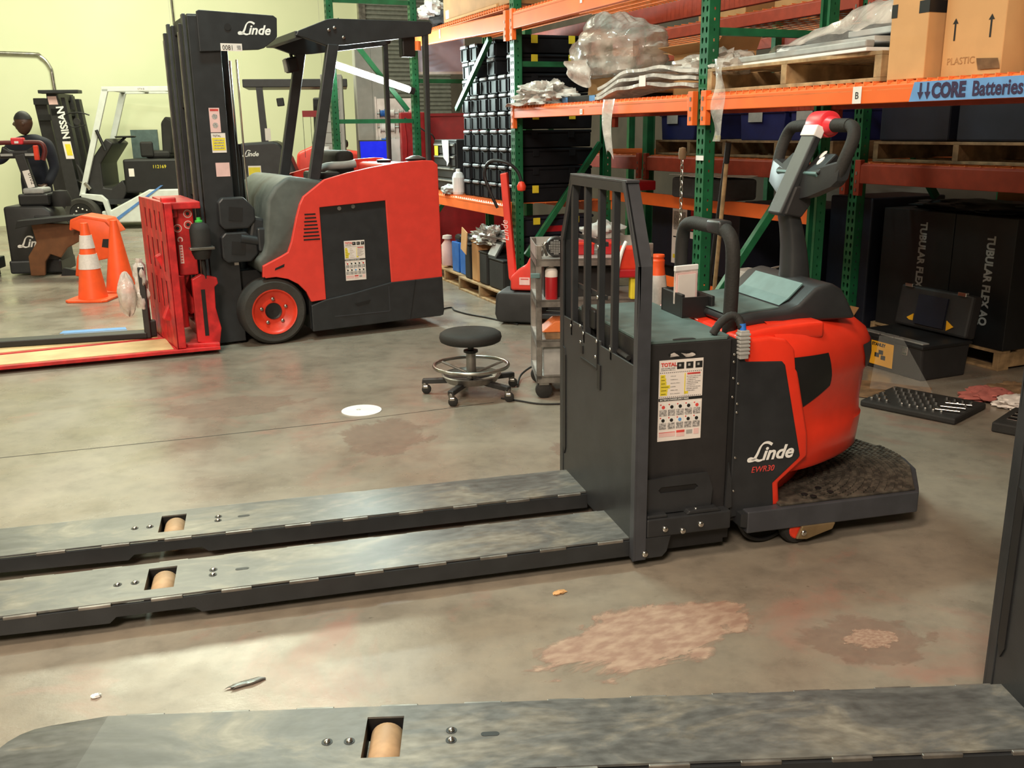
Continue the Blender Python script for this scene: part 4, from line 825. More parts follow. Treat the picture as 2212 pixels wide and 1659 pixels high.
# wrapped panels draped over the beam
w=rthing('wrapped_panels','stack of grey panels in plastic film drooping over the middle shelf edge','panels',.0,.55,1.592)
for k in range(3):
    def pf(u,v,k=k): 
        y=-.50+1.08*u; x=-.02+.26*v+.01*k; z=.03+.035*k+.05*math.sin(3.1*(1-u))*(.6+.2*k)*(1-.3*v)-.06*max(0,(u-.75))*4*(.7)+.006*math.sin(17*u+5*v+k)
        return (x-.05*max(0,u-.7),y,max(z,.004+.012*k))
    MB().grid(pf,26,8).build('panel','poly2',w,smooth=True,solid=.018,fixn=False)
MB().box(-.03,-.027,-.02,.05,.06,.12).build('paper_tag','paper',w)
tl=MB().grid(lambda u,v:(-.06-.01*math.sin(6*u),.42-.14*u+.03*math.sin(4*v)+.06*v*(u-.5),.0-.33*v+.03*math.sin(5*u)*v),7,14).build('hanging_film','poly2',w,smooth=True,fixn=False)
cb=rthing('carton','open brown carton with raised flaps beside the perforated post','box',.38,.66,1.592)
MB().box(0,.3,-.20,.22,.0,.26).build('body','card2',cb,bevel=.003); MB().add([(0,-.20,.26),(0,.22,.26),(-.10,.24,.30),(-.10,-.18,.30)],[(0,1,2,3)]).build('flap','card',cb,solid=.003,fixn=False); MB().add([(0,-.20,.26),(.3,-.20,.26),(.28,-.28,.36),(.02,-.28,.36)],[(0,1,2,3)]).build('flap','card',cb,solid=.003,fixn=False); MB().add([(0,.22,.26),(.3,.22,.26),(.30,.34,.28),(.0,.34,.28)],[(0,1,2,3)]).build('flap','card',cb,solid=.003,fixn=False)
crumple('film_ball','balled plastic film heaped against the open carton','plastic wrap',rw(.22,.20,1.70),(.14,.26,.08),'poly',21,.5,2.4)
crumple('film_ball','wad of clear film on the pallet corner by the post','plastic wrap',rw(.10,-.10,1.68),(.09,.13,.06),'poly',23,.5,2.4)
MB().grid(lambda u,v:(-.05-.012*math.sin(9*v+3*u),-.05+.085*u+.008*math.sin(13*v),.02-.40*v),6,26).build('film_strip','poly3',loc=rw(-.005,-.215,1.73),rz=RA,smooth=True,fixn=False,label='long strip of clear film hanging down over the beam',cat='plastic film')
# pallets
def make_pallet(W,D,name='wooden_pallet',label='x',h=.12,mt='wood'):
    T=thing(name,label,'pallet')
    for y in (0,W/2-.02,W-.04): MB().box(0,D,y,y+.04,.016,h-.016).build('stringer',mt,T,bevel=.002)
    n=6
    for k in range(n): x=k*(D-.09)/(n-1); MB().box(x,x+.09,0,W,h-.016,h).build('deck_board',mt,T,bevel=.002)
    for x in (0,D/2-.045,D-.09): MB().box(x,x+.09,0,W,0,.016).build('bottom_board',mt,T,bevel=.002)
    return T
p1=make_pallet(1.22,.8,label='pale wooden pallet loaded with white panels on the middle shelf'); p1.location=rw(.0,-1.26,1.592); p1.rotation_euler=(0,0,R(RA))
pn=thing('insulation_board','white rectangular panel lying across the shelf pallet','panel',rw(.02,-.75,1.713),RA-6); MB().box(0,.5,-.45,.62,0,.016).build('board','offwhite',pn,bevel=.003); MB().box(-.004,.04,-.45,.62,.016,.045).build('edge_rail','grayplastic',pn,bevel=.006)
pn=thing('insulation_board','thinner white panel stacked on the first above the pallet','panel',rw(.10,-.78,1.76),RA-4); MB().box(0,.45,-.35,.35,0,.022).build('board','offwhite',pn,bevel=.003); MB().box(.1,.4,-.40,-.05,.04,.065).build('upper_board','offwhite',pn,bevel=.003); MB().box(.15,.35,-.36,-.1,.022,.04).build('spacer','foam',pn)
crumple('foam_sheet','dark grey felt sheet bundled behind the white panels','felt sheet',rw(.68,-.40,1.715),(.12,.50,.13),'foam',31,.25,1.5)
def drape(u,v):
    y=-.45+.95*u; h=.20*(1-u)**.6*(1+.3*nzv((u*3,v*2,0),1.5,41))+.05; 
    return (-.03+.40*v+.03*nzv((u*4,v*4,1),2,42),y,h*math.sin(.35+2.2*v)+.025*nzv((u*5,v*5,2),2.2,43)+.02)
MB().grid(drape,40,18).build('plastic_sheet','poly',loc=rw(.03,-1.03,1.715),rz=RA,smooth=True,fixn=False,label='crinkled clear plastic sheet draped over the white panels',cat='plastic sheet')
bx=rthing('carton','tall tan carton with dark tape window, standing beside the pallet','box',.0,-1.39,1.592)
MB().box(0,.36,-.095,.095,0,.62).build('body','card2',bx,bevel=.003); MB().box(-.001,.0,-.095,-.045,.24,.285).build('tape','black',bx); MB().box(-.001,.0,.065,.095,.235,.285).build('tape','black',bx); MB().box(.0,.14,-.096,-.095,.24,.285).build('tape','black',bx)
bx=rthing('carton','wide tan carton printed with two up arrows','box',.05,-1.655,1.592)
MB().box(0,.36,-.135,.135,0,.62).build('body','card2',bx,bevel=.003)
for y in (.085,-.075): MB().add([(-.001,y+.004,.13),(-.001,y-.004,.13),(-.001,y-.004,.19),(-.001,y-.013,.19),(-.001,y,.21),(-.001,y+.013,.19),(-.001,y+.004,.19)],[tuple(range(7))]).build('printed_arrow','blackprint',bx,fixn=False)
text('lettering','PLASTIC',.035,'card',bx,(-.0008,.11,.045),(0,-1,0),(0,0,1)); MB().add([(-.004,-.04,.02),(-.004,-.135,.02),(-.012,-.13,.055),(-.012,-.035,.06)],[(0,1,2,3)]).build('torn_flap','wood2',bx,fixn=False)
def sackf(u,v):
    a=6.28318*u; z=.55*v; r=(1-.15*abs(v-.4))*(1+.06*nzv((math.cos(a),math.sin(a),v),2,61)); r*= (.75+.25*min(1,v*8)) ; r*=(1 if v<.95 else .5)
    return (.17*r*math.cos(a)+.17,.14*r*math.sin(a),z)
blob(sackf,32,18).build('white_sack','offwhite',loc=rw(.03,-1.97,1.592),rz=RA,smooth=True,fixn=False,label='soft white plastic sack next to the arrow carton',cat='sack')
# top shelf cartons
bx=rthing('carton','brown carton with white sticker on the top rack beam','box',.04,3.38,2.345)
MB().box(0,.5,-.74,.76,0,.5).build('body','card',bx,bevel=.003); MB().box(-.001,0,.62,.70,.03,.10).build('label','paper',bx); MB().box(-.012,0,-.5,.70,-.0,.02).build('flap','card2',bx)
crumple('fabric_bundle','dark and white fabric bundle on the far end of the top beam','fabric',rw(.3,4.6,2.36),(.18,.3,.12),'foam',71); crumple('fabric_bundle','white cloth draped over the dark fabric bundle','fabric',rw(.15,4.75,2.46),(.12,.18,.10),'offwhite',73,.5)
wbd=thing('white_board','bluish white board hanging under the top orange beam','board',(-.95,10.0,1.98),6); MB().box(0,.52,0,.03,0,.36).build('board','whiteboard',wbd,bevel=.003); MB().box(0,.52,-.008,0,-.01,.015).build('edge_strip','offwhite',wbd); MB().box(.51,.525,-.008,.0,0,.36).build('edge_strip','offwhite',wbd)
MB().beam((.02,2.60+.4,2.12),(.02,2.60+1.2,1.6),.035,.04).build('brace','green',rk)
# --- back row contents
for k,(s0,s1) in enumerate(((1.15,1.66),(.66,1.09),(2.25,2.76))):
    o=rthing('plastic_bin',['dark blue plastic bin with paper label above the first back pallet','dark blue plastic bin beside the labelled bin on the back pallet','dark blue plastic bin at the far end of the back shelf'][k],'bin',1.47,(s0+s1)/2,1.322)
    w_=(s1-s0)/2; MB().prism([(-w_*.92,0),(w_*.92,0),(w_,.20),(-w_,.20)],'x',0,.5).build('body','bluebin',o,bevel=.008); MB().box(-.012,.51,-w_-.01,w_+.01,.19,.215).build('rim','bluebin',o,bevel=.005)
    MB().box(-.014,-.012,-.02,.14,.13,.20).build('label','grayplastic',o)
for k,s in enumerate((.62,1.79)):
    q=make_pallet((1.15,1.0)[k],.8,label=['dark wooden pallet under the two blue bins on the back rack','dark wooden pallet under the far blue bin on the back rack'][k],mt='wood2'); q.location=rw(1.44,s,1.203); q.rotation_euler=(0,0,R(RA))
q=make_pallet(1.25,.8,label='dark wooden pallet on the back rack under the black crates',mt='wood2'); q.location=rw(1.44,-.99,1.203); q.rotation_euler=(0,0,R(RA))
for k,s in enumerate((-.6,-.02)): rbox('storage_crate',['black crate on the back pallet, the one nearer the taped sign','black crate on the back pallet, the one nearer the tiller head'][k],'crate',1.46,2.0,s-.26,s+.26,1.326,1.62,'navy',.012)
o=rbox('yellow_tool','yellow spirit level lying by the perforated post','level',1.40,1.44,1.85,2.10,1.325,1.36,'yellow')
for k,(t,s0,s1,z1,mt) in enumerate(((1.6,.9,1.5,2.55,'card'),(1.62,-.3,.1,2.5,'wood2'),(1.5,1.7,2.3,2.48,'card'))): rbox('carton',['brown carton high on the back rack behind the felt','dark brown carton on the back rack top beside the tall cartons','brown carton high on the back rack near the dark post'][k],'box',t,t+.5,s0,s1,2.20,z1,mt)
rbox('carton','wide brown carton stored low behind the crates in the dark bay','box',2.38,2.62,-.48,.12,.122,1.04,'card'); rbox('carton','pale carton with a bluish label high behind the black flat cartons','box',2.38,2.62,.14,.50,.122,.90,'card2')
# rack bay between the posts, low level
rbox('grey_block','long grey foam block on the rear orange beam','block',1.36-.64,1.0,.80,1.40,.952,1.09,'foam',.02); MB().grid(lambda u,v:(-.03+.3*v,-.30+.6*u,.005*math.sin(9*u+7*v)+.012),10,6).build('paper_sheet','offwhite',loc=rw(.73,1.10,1.092),rz=RA,smooth=True,solid=.002,fixn=False,label='sheet of white paper on the grey foam block',cat='paper')
cbt=rthing('charger_cabinet','dark green battery charger cabinet with paper notices behind the tool cart','cabinet',1.10,1.66,.0)
MB().box(0,.5,-.55,.60,.37,.855).build('body','navy',cbt,bevel=.006); MB().box(-.0015,0,.10,.30,.40,.82).build('notice','paper',cbt); MB().box(-.0022,-.0015,.12,.28,.66,.80).build('print','grayprint',cbt); MB().box(-.0022,-.0015,.12,.28,.44,.47).build('print','yellow',cbt); MB().box(-.0022,-.0015,.12,.28,.60,.61).build('print','blackprint',cbt); MB().box(-.0015,0,-.14,.05,.67,.85).build('sticker','redtool',cbt); MB().box(-.0015,0,-.10,.05,.61,.66).build('sticker','paper',cbt)
for x in (.05,.4): MB().box(x,x+.06,-.5,.5,.0,.37).build('stand','black',cbt)
rbox('red_case','small red case on the rear orange beam near the backrest','case',.80,.98,2.02,2.28,.957,1.03,'redtool',.01)
br=MB(); br.tube([(.34,.34,.03),(.20,.03,1.33)],.012,10); bro=br.build('broom_handle','wood',loc=tuple(BX),rz=RA,smooth=True,label='long brown wooden handle leaning by the green post',cat='handle'); MB().tube([(.21,.055,1.23),(.199,.027,1.34)],.016,10).build('black_grip','black',bro,smooth=True)
br=MB(); br.tube([(.36,.46,.02),(.22,.07,1.30)],.011,10); br.build('pry_bar','char2',loc=tuple(BX),rz=RA,smooth=True,label='dark metal bar leaning against the rack behind the wooden handle',cat='bar')
wb_=rthing('white_carton','small white carton with raised flap behind the console','box',.55,.34,.0,8)
MB().box(0,.18,-.12,.10,.0,.42).build('body','foam',wb_,bevel=.004); MB().box(.0,.16,-.10,.09,.42,.575).build('carton_body','white',wb_,bevel=.003); MB().add([(0,-.10,.575),(.16,-.10,.575),(.14,-.22,.625),(.0,-.22,.615)],[(0,1,2,3)]).build('flap','white',wb_,solid=.002,fixn=False)
# ================================================================ things on the floor
st=thing('work_stool','round black padded stool on a five-caster base with foot ring','stool',(-.225,5.10,0))
MB().lathe([(0,.297),(.150,.297),(.166,.305),(.172,.325),(.168,.345),(.150,.357),(.08,.360),(0,.358)],40).build('seat','rubber',st,smooth=50)
MB().tube([(0,0,.215),(0,0,.30)],.017,14).build('piston','black',st,smooth=True); MB().tube([(0,0,.09),(0,0,.235)],.027,16).build('column','dullsteel',st,smooth=True); MB().lathe([(.03,.235),(.04,.24),(.04,.252),(0,.255)],16).build('collar','black',st)
MB().tube([(.205*math.cos(6.28318*k/40),.205*math.sin(6.28318*k/40),.165) for k in range(41)],.0105,10,False).build('foot_ring','steel',st,smooth=True)
for k in range(3): a=2.1*k+.5; MB().tube([(.03*math.cos(a),.03*math.sin(a),.12),(.2*math.cos(a),.2*math.sin(a),.162)],.007,8).build('ring_spoke','dullsteel',st)
MB().lathe([(.045,.072),(.14,.078),(.165,.115),(.155,.118),(.13,.09),(.045,.086)],32).build('base_tray','dullsteel',st,smooth=50)
for a in (-112,-40,32,104,176):
    r=R(a); c,s_=math.cos(r),math.sin(r); l=MB(); l.obox((.14*c,.14*s_,.078),(c,s_,-.04),(-s_,c,0),(0,0,1),(.135,.017,.014)); lg=l.build('leg','char2',st,bevel=.005)
    x,y=.262*c,.262*s_; MB().lathe([(0,0),(.016,0),(.018,.02),(.01,.035),(0,.036)],10,(x,y,.045)).build('caster_stem','dullsteel',lg,smooth=True)
    MB().lathe([(0,-.014),(.02,-.014),(.026,-.009),(.026,.009),(.02,.014),(0,.014)],18,(x+.008,y,.026),'y').build('caster_wheel','rubber',lg,smooth=True); MB().box(x-.012,x+.02,y-.017,y+.017,.032,.052).build('caster_fork','steel',lg,bevel=.006)
# tool cart
ct=thing('tool_cart','grey steel shelf cart on casters carrying tools behind the backrest','cart',(.135,4.97,0),3)
W,D=.62,.42
for x in (0,W-.03):
    for y in (0,D-.03): MB().box(x,x+.03,y,y+.03,.11,.835 if y<.1 or True else .8).build('corner_post','dullsteel',ct,bevel=.003)
for z in (.118,.318,.535,.752):
    sh=MB().box(0,W,0,D,z,z+.008).build('shelf','alu',ct); 
    for a in ((0,W,0,.004),(0,W,D-.004,D),(0,.004,0,D),(W-.004,W,0,D)): MB().box(a[0],a[1],a[2],a[3],z-.028,z+.012).build('rim','dullsteel',sh)
MB().box(0,W,D-.006,D,.752,.835).build('back_panel','alu',ct); MB().box(0,.004,0,D,.752,.832).build('side_panel','alu',ct)
for x in (.02,W-.05):
    for y in (.03,D-.05):
        c=MB().lathe([(0,-.018),(.035,-.018),(.046,-.012),(.046,.012),(.035,.018),(0,.018)],22,(x+.02,y,.046),'y').build('caster_wheel','rubber',ct,smooth=True); MB().box(x-.008,x+.05,y-.024,y+.024,.075,.112).build('caster_bracket','dullsteel',c,bevel=.005)
MB().box(-.03,.02,-.012,.0,.665,.69).build('clip','tealpad',ct,bevel=.003)
def on(x,y,z): v=Matrix.Rotation(R(3),4,'Z')@Vector((x,y,0)); return (.135+v.x,4.97+v.y,z)
sp=thing('round_lamp','round mesh-faced work lamp with black rim on the cart top','lamp',on(.115,.10,.760)); MB().lathe([(0,.05),(.045,.05),(.054,.04),(.054,-.01),(.050,-.02),(0,-.02)],28,(0,0,.055),'y').build('rim','black',sp,smooth=40); 
m_=MB()
for i in range(-4,5):
    for j in range(-4,5):
        if i*i+j*j<19: m_.lathe([(.0,-.003),(.0038,0),(0,.002)],6,(i*.0088,-.022,.055+j*.0088),'y')
m_.build('mesh_face','grayplastic',sp)['kind']='stuff'
sp=thing('work_gloves','grey wire spring and pliers lying at the cart corner','pliers',on(.035,.08,.760)); MB().tube([(0,0,.01),(.02,.0,.06),(.01,.01,.075)],.008,8).build('handle','steel',sp,smooth=True); MB().tube([(.03,0,.01),(.01,.0,.06),(.025,.01,.08)],.008,8).build('handle','steel',sp,smooth=True)
for k,(x,lab) in enumerate(((.28,'small red plastic organiser on the cart, beside the mesh lamp'),(.42,'small red plastic organiser on the cart, under the grey towel'))):
    o=thing('organiser_box',lab,'box',on(x,.20,.760),3); MB().box(-.05,.05,-.04,.04,0,.075).build('body','redtool',o,bevel=.006); MB().box(-.052,.052,-.042,.042,.055,.07).build('lid','rimred',o,bevel=.004)
crumple('towel','grey cloth towel heaped on the cart top','towel',on(.40,.31,.84),(.11,.07,.055),'grayplastic',81,.4,2.0,rz=3)
ch=thing('battery_charger','red and yellow charger with white handle hanging at the cart end','charger',on(.47,.02,.66),3); MB().box(-.06,.07,-.05,.05,.04,.16).build('body','rimred',ch,bevel=.012); MB().box(-.06,.07,-.055,.055,.0,.045).build('base','redtool',ch,bevel=.008); MB().tube(smoothpath([(-.045,-.055,.02),(-.04,-.065,.08),(-.02,-.06,.15),(.0,-.05,.19)],4),.010,8).build('handle','offwhite',ch,smooth=True); MB().box(.03,.075,-.03,.03,-.12,.0).build('yellow_pack','yellow',ch,bevel=.008)
cn=MB().lathe([(0,0),(.032,0),(.033,.005),(.033,.15),(.026,.165),(.012,.17),(.012,.185),(0,.185)],20).build('spray_can','redtool',loc=on(.085,.05,.543),smooth=45,label='tall red aerosol can on the second cart shelf',cat='can'); MB().lathe([(.0335,.12),(.0335,.15),(.027,.165),(.013,.171),(.013,.186),(0,.187)],20).build('cap','paper',cn,smooth=45)
ob=thing('orange_tray','orange wedge tray resting on the cart shelf below the can','tray',on(.12,.06,.326),3); MB().prism([(-.09,.04),(.12,.04),(.12,.10),(-.02,.10)],'y',-.04,.12).build('body','orange_top',ob,bevel=.004); MB().box(-.07,.11,-.035,.115,.0,.04).build('base','wood2',ob,bevel=.006)
MB().box(.04,.5,.03,.38,.126,.285).build('drawer_box','grayplastic',loc=on(0,0,0),rz=3,bevel=.004,label='light grey drawer box on the bottom cart shelf',cat='box')
MB().box(.05,.45,.1,.38,.543,.70).build('black_bin','black',loc=on(0,0,0),rz=3,bevel=.006,label='black bin behind the red can on the cart',cat='bin')
# cables
def cable(label,pts,r=.006): return MB().tube(smoothpath(pts,6),r,8).build('cable','rubber',smooth=True,label=label,cat='cable')
cable('black cable snaking from the forklift to the small red truck',[(-.62,7.6,.007),(-.50,7.75,.007),(-.46,7.62,.007),(-.35,7.45,.007),(-.2,7.3,.007),(-.05,7.12,.007),(.05,7.0,.007)])
cable('black cable looping from the stool to the tool cart',[(.03,5.22,.007),(.06,5.42,.03),(.16,5.5,.06),(.22,5.3,.007)]); cable('black cable on the floor under the tool cart',[(-.06,4.98,.006),(.03,4.93,.006),(.15,4.86,.006),(.3,4.86,.006)],.005)
# traffic cones
def cone(label,loc,h,r0,bands,base=.17,slim=False,grp=None):
    T=thing('traffic_cone',label,'traffic cone',loc)
    f=lambda z:.028+(r0-.028)*(1-z/h)+.006
    if slim: MB().lathe([(r0,.03),(f(h*.88),h*.88),(.042,h*.90),(.044,h*.95),(.037,h*.965),(.043,h*.985),(.040,h),(0,h)],28).build('body','cone',T,smooth=35)
    else: MB().lathe([(r0,.02),(.03,h),(.022,h)],28).build('body','cone',T,smooth=50)
    for a,b in bands: MB().lathe([(f(a)+.0015,a),(f(b)+.0015,b)],28).build('reflective_band','reflect',T,smooth=True)
    c=base; MB().prism([(-c,-c*.8),(-c*.8,-c),(c*.8,-c),(c,-c*.8),(c,c*.8),(c*.8,c),(-c*.8,c),(-c,c*.8)],'z',0,.022).build('base','cone',T,bevel=.006); return T
cone('orange cone with two white bands, the nearer of the pair by the red attachment',(-3.74,8.42,0),.68,.125,((.28,.41),(.46,.575)),.185)
cone('plain orange cone standing behind the striped cone',(-3.67,8.88,0),.66,.135,(),.17)
cone('orange cone with one broad white band seen beyond the battery box',(.875,5.63,0),.695,.115,((.40,.575),),.15,True)
# small red pedestrian truck
rj=thing('pedestrian_truck','small red and black pedestrian pallet truck with upright red tiller near the rack','pallet truck',(.06,7.12,0),-14)
MB().prism([(-.14,.02),(-.16,.08),(-.15,.22),(-.13,.25),(.16,.25),(.18,.2),(.18,.02)],'y',-.12,.18).build('base_cover','char2',rj,bevel=.03,seg=3,smooth=50)
MB().prism([(-.04,.26),(-.04,.36),(.02,.42),(.08,.45),(.115,.52),(.18,.50),(.18,.26)],'y',-.10,.20).build('cowl','flred',rj,bevel=.02,seg=3,smooth=50); MB().box(.03,.11,-.103,-.10,.305,.36).build('label','pinkpaper',rj); MB().box(.04,.10,-.1045,-.103,.345,.352).build('print','redprint',rj)
for k in range(3): MB().box(.135,.17,-.1035,-.10,.28+.03*k,.29+.03*k).build('vent','redtool',rj)
MB().prism([(-.125,1.11),(-.075,1.12),(-.015,.34),(-.05,.31),(-.07,.34)],'y',-.03,.03).build('tiller','flred',rj,bevel=.008); text('lettering','Linde',.07,'pinkpaper',rj,(-.062,-.0315,.62),(-.07,0,1),(-1,0,-.07),shear=.3)
MB().tube([(-.03,0,.02),(-.03,0,.33)],.035,14).build('tiller_pivot','black',rj,smooth=True)
MB().tube(smoothpath([(-.16,.02,.86),(-.22,.0,1.0),(-.25,.0,1.12),(-.2,.0,1.2),(-.08,.0,1.19),(.0,.02,1.12),(.03,.02,1.02)],5),.012,8).build('tiller_hose','black',rj,smooth=True); MB().lathe([(0,0),(.03,.01),(.035,.04),(.02,.07),(0,.075)],14,(.03,.0,.98)).build('red_button','rimred',rj,smooth=True)
for y in (-.22,.12):
    MB().box(.15,.85,.14+y,.27+y,.05,.085).build('fork','char2',rj,bevel=.006)
# pallet of bins under the far bay
pl_=make_pallet(1.05,.9,label='pale wooden pallet of black bins and scrap under the far rack bay'); pl_.location=rw(.0,2.78,0); pl_.rotation_euler=(0,0,R(RA))
pl_=make_pallet(1.0,.9,label='pale wooden pallet of blue bins under the far rack bay'); pl_.location=rw(.05,3.86,0); pl_.rotation_euler=(0,0,R(RA))
for k,s in enumerate((4.12,3.90)):
    o=rthing('battery_bin',['bright blue bin farther from the small red truck','bright blue bin next to the black canister'][k],'bin',.08,s,.122); MB().prism([(-.085,0),(.085,0),(.10,.28),(-.10,.28)],'x',0,.35).build('body','brightblue',o,bevel=.006); MB().box(.02,.33,-.085,.085,.28,.35).build('contents','black',o,bevel=.03)
for k,(s,w_,h_,mt,lab) in enumerate(((3.66,.07,.30,'rubber','black canister at the pallet corner beside the blue bin'),(3.48,.075,.34,'card2','tall narrow cardboard box between the black bins'),(3.28,.09,.27,'rubber','slim black bin beside the narrow cardboard box'),(2.98,.16,.24,'rubber','wide black bin behind the small red truck'))):
    o=rthing('scrap_bin' if mt=='rubber' else 'carton',lab,'bin' if mt=='rubber' else 'box',.03,s,.122); MB().box(0,.30,-w_,w_,0,h_).build('body',mt,o,bevel=.012); MB().box(-.004,.305,-w_-.004,w_+.004,h_,h_+.015).build('rim','black' if mt=='rubber' else 'card',o,bevel=.004)
crumple('metal_hose','heap of flexible metal hose on top of the scrap bins','hose',rw(.15,3.38,.46),(.12,.26,.09),'alu',91,.6,4,nu=48,nv=30)
MB().obox((0,0,0),(.1,1,.2),(0,-.2,1),(1,0,0),(.09,.10,.004)).build('cardboard_sheet','card2',loc=rw(-.02,3.60,.47),rz=RA,label='square tan cardboard sheet tilted on the bins',cat='cardboard')
mt_=rthing('meter_case','open black meter case with grey screen on the scrap bins','meter',.03,3.10,.377); MB().obox((.05,0,.06),(0,1,0),(1,0,-.6),(.6,0,1),(.10,.012,.075)).build('lid','black',mt_,bevel=.006); MB().obox((.036,0,.063),(0,1,0),(1,0,-.6),(.6,0,1),(.08,.002,.055)).build('screen','grayplastic',mt_); MB().box(.02,.2,-.1,.1,0,.02).build('body','black',mt_)
o=rthing('extinguisher','pinkish white bottle at the end of the blue bins','bottle',.12,4.45,.122); MB().lathe([(0,.02),(.055,.02),(.06,.04),(.06,.22),(.03,.26),(.03,.28),(0,.28)],18).build('body','pinkpaper',o,smooth=45); MB().lathe([(0,.28),(.05,.28),(.045,.31),(0,.32)],14).build('cap','paper',o,smooth=True)
# black flat cartons on a pallet
pl_=make_pallet(1.04,.85,label='pale wooden pallet under the two black lettered cartons'); pl_.location=rw(1.80,-.51,0); pl_.rotation_euler=(0,0,R(RA))
for k,(s0,s1,tx) in enumerate(((-.08,.50,'TUBULAR FLEX'),(-.52,-.085,'TUBULAR FLEX AQ'))):
    o=rthing('flat_carton',['black upright carton lettered TUBULAR FLEX','black upright carton lettered TUBULAR FLEX AQ'][k],'box',1.81,(s0+s1)/2,.122); w_=(s1-s0)/2; MB().box(0,.55,-w_,w_,0,.77).build('body','black',o,bevel=.004)
    text('lettering',tx,.076,'lettergrey',o,(-.001,-.03,.70 if k==0 else .66),(0,0,-1),(0,-1,0),bold=.003,wx=.80 if k==0 else .82)
crumple('black_film','black plastic film heaped over the lettered cartons','plastic film',rw(2.05,-.10,.893),(.20,.50,.045),'black',101,.3,2.5)
rbox('tall_black_box','tall black box standing beside the lettered cartons in shadow','box',1.75,2.4,.55,.95,.0,.95,'navy',.01); rbox('tall_black_box','lower black box standing in the shadow behind the console','box',1.72,2.3,1.0,1.9,.0,.85,'navy',.01)
# open toolbox
tb=rthing('toolbox','open black toolbox with yellow label and silver latches','toolbox',1.22,-.215,.0)
MB().prism([(0,0),(.34,0),(.36,.20),(-.015,.20)],'y',-.275,.275).build('body','char2',tb,bevel=.012); MB().box(-.02,.365,-.285,.285,.185,.205).build('rim','black',tb,bevel=.005)
for y0,y1 in ((.08,.265),(-.03,.07),(-.255,-.04)): MB().box(.01,.06,y0,y1,.206,.214).build('tray_lid','alu',tb,bevel=.002)
MB().box(-.014,-.012,-.065,.115,.030,.172).build('label','amberlabel',tb); text('lettering','STANLEY',.026,'blackprint',tb,(-.0145,.105,.145),(0,-1,0),(0,0,1),bold=.0012); 
for y,z in ((.03,.11),(.06,.09),(.01,.08)): MB().box(-.0148,-.014,y-.018,y+.018,z-.013,z+.013).build('print','blackprint',tb)
for y in (.20,-.16): l_=MB().box(-.026,-.012,y-.02,y+.02,.135,.185).build('latch','chrome',tb,bevel=.003); MB().box(-.032,-.026,y-.009,y+.009,.15,.175).build('latch_hook','steel',l_)
ld=MB().obox((.37,0,.335),(0,1,0),(.15,0,1),(1,0,-.15),(.275,.125,.04)).build('lid','char2',tb,bevel=.015); MB().obox((.322,.0,.335),(0,1,0),(.15,0,1),(1,0,-.15),(.11,.09,.006)).build('lid_panel','navy',ld); 
for s_ in (-1,1): MB().add([(.318,s_*.13,.24),(.318,s_*.13,.30),(.318,s_*.18,.27)],[(0,1,2)]).build('yellow_arrow','amberlabel',ld,solid=.006,fixn=False); MB().obox((.345,s_*.2,.465),(0,1,0),(1,0,0),(0,0,1),(.03,.012,.012)).build('hinge','chrome',ld,bevel=.003)
# socket set tray
sk=thing('socket_set','flat black socket tray filled with chrome sockets, open on the floor','socket set',(2.03,4.78,0),-46.7)
MB().box(-.13,.36,-.17,.22,0,.035).build('tray','rubber',sk,bevel=.01)
for i in range(11):
    for j in range(5): 
        if (i+j)%7!=3: MB().lathe([(0,0),(.009,0),(.009,.016),(0,.017)],8,(-.09+i*.040,-.12+j*.065,.034)).build('socket','chrome',sk)
for y in (-.1,-.03,.05): MB().tube([(.22,y,.042),(.34,y+.03,.045)],.006,8).build('wrench','chrome',sk,smooth=True)
sl=thing('socket_case','black socket case lid with chrome tools, beside the socket tray','case',(2.42,4.36,0),-44); MB().box(-.06,.26,-.14,.2,0,.05).build('body','rubber',sl,bevel=.008)
for k in range(3): MB().box(-.02,.06,-.06+.06*k,-.03+.06*k,.05,.056).build('tool','chrome',sl,bevel=.002)
# debris by the toolbox
MB().grid(lambda u,v:(-.25+.5*u,-.16+.36*v,.003+.004*math.sin(5*u)),8,6).build('cardboard_sheet','wood2',loc=(2.03,5.02,.002),rz=-25,solid=.004,fixn=False,label='flat brown cardboard sheet on the floor in front of the toolbox',cat='cardboard')
MB().add([(0,0,0),(.30,-.12,0),(.20,.10,.26),(.08,.13,.27)],[(0,1,2,3)]).build('clear_sheet','glassy',loc=(1.98,5.06,.012),solid=.003,fixn=False,label='clear acrylic sheet leaning against the toolbox front',cat='acrylic sheet')
crumple('rag','dusty pink rag on the floor beside the socket set','rag',(2.55,4.88,.003),(.14,.10,.03),'pinkrag',111,.5,2.2); crumple('rag','tan rag bunched on the floor by the lettered cartons','rag',(2.62,4.72,.003),(.12,.09,.03),'paper',113,.5,2.2); crumple('rag','dark maroon rag lying between the two pale rags','rag',(2.72,4.95,.003),(.12,.12,.03),'wood2',115,.5,2.2)
fb=thing('open_carton','small brown open carton with orange packet behind the nose cover','box',(1.95,5.93,0),23); MB().box(-.14,.14,-.12,.12,0,.20).build('body','wood2',fb,bevel=.004); MB().obox((-.04,-.02,.24),(1,.3,.2),(-.3,1,0),(-.2,0,1),(.06,.04,.02)).build('orange_packet','orange_top',fb,bevel=.005); MB().add([(.14,-.12,.2),(.14,.12,.2),(.24,.1,.30),(.24,-.1,.30)],[(0,1,2,3)]).build('flap','card',fb,solid=.004,fixn=False)
crumple('film_ball','small wad of clear film beside the orange packet','plastic wrap',(1.86,5.98,.205),(.07,.06,.05),'poly3',117,.5,2.5)
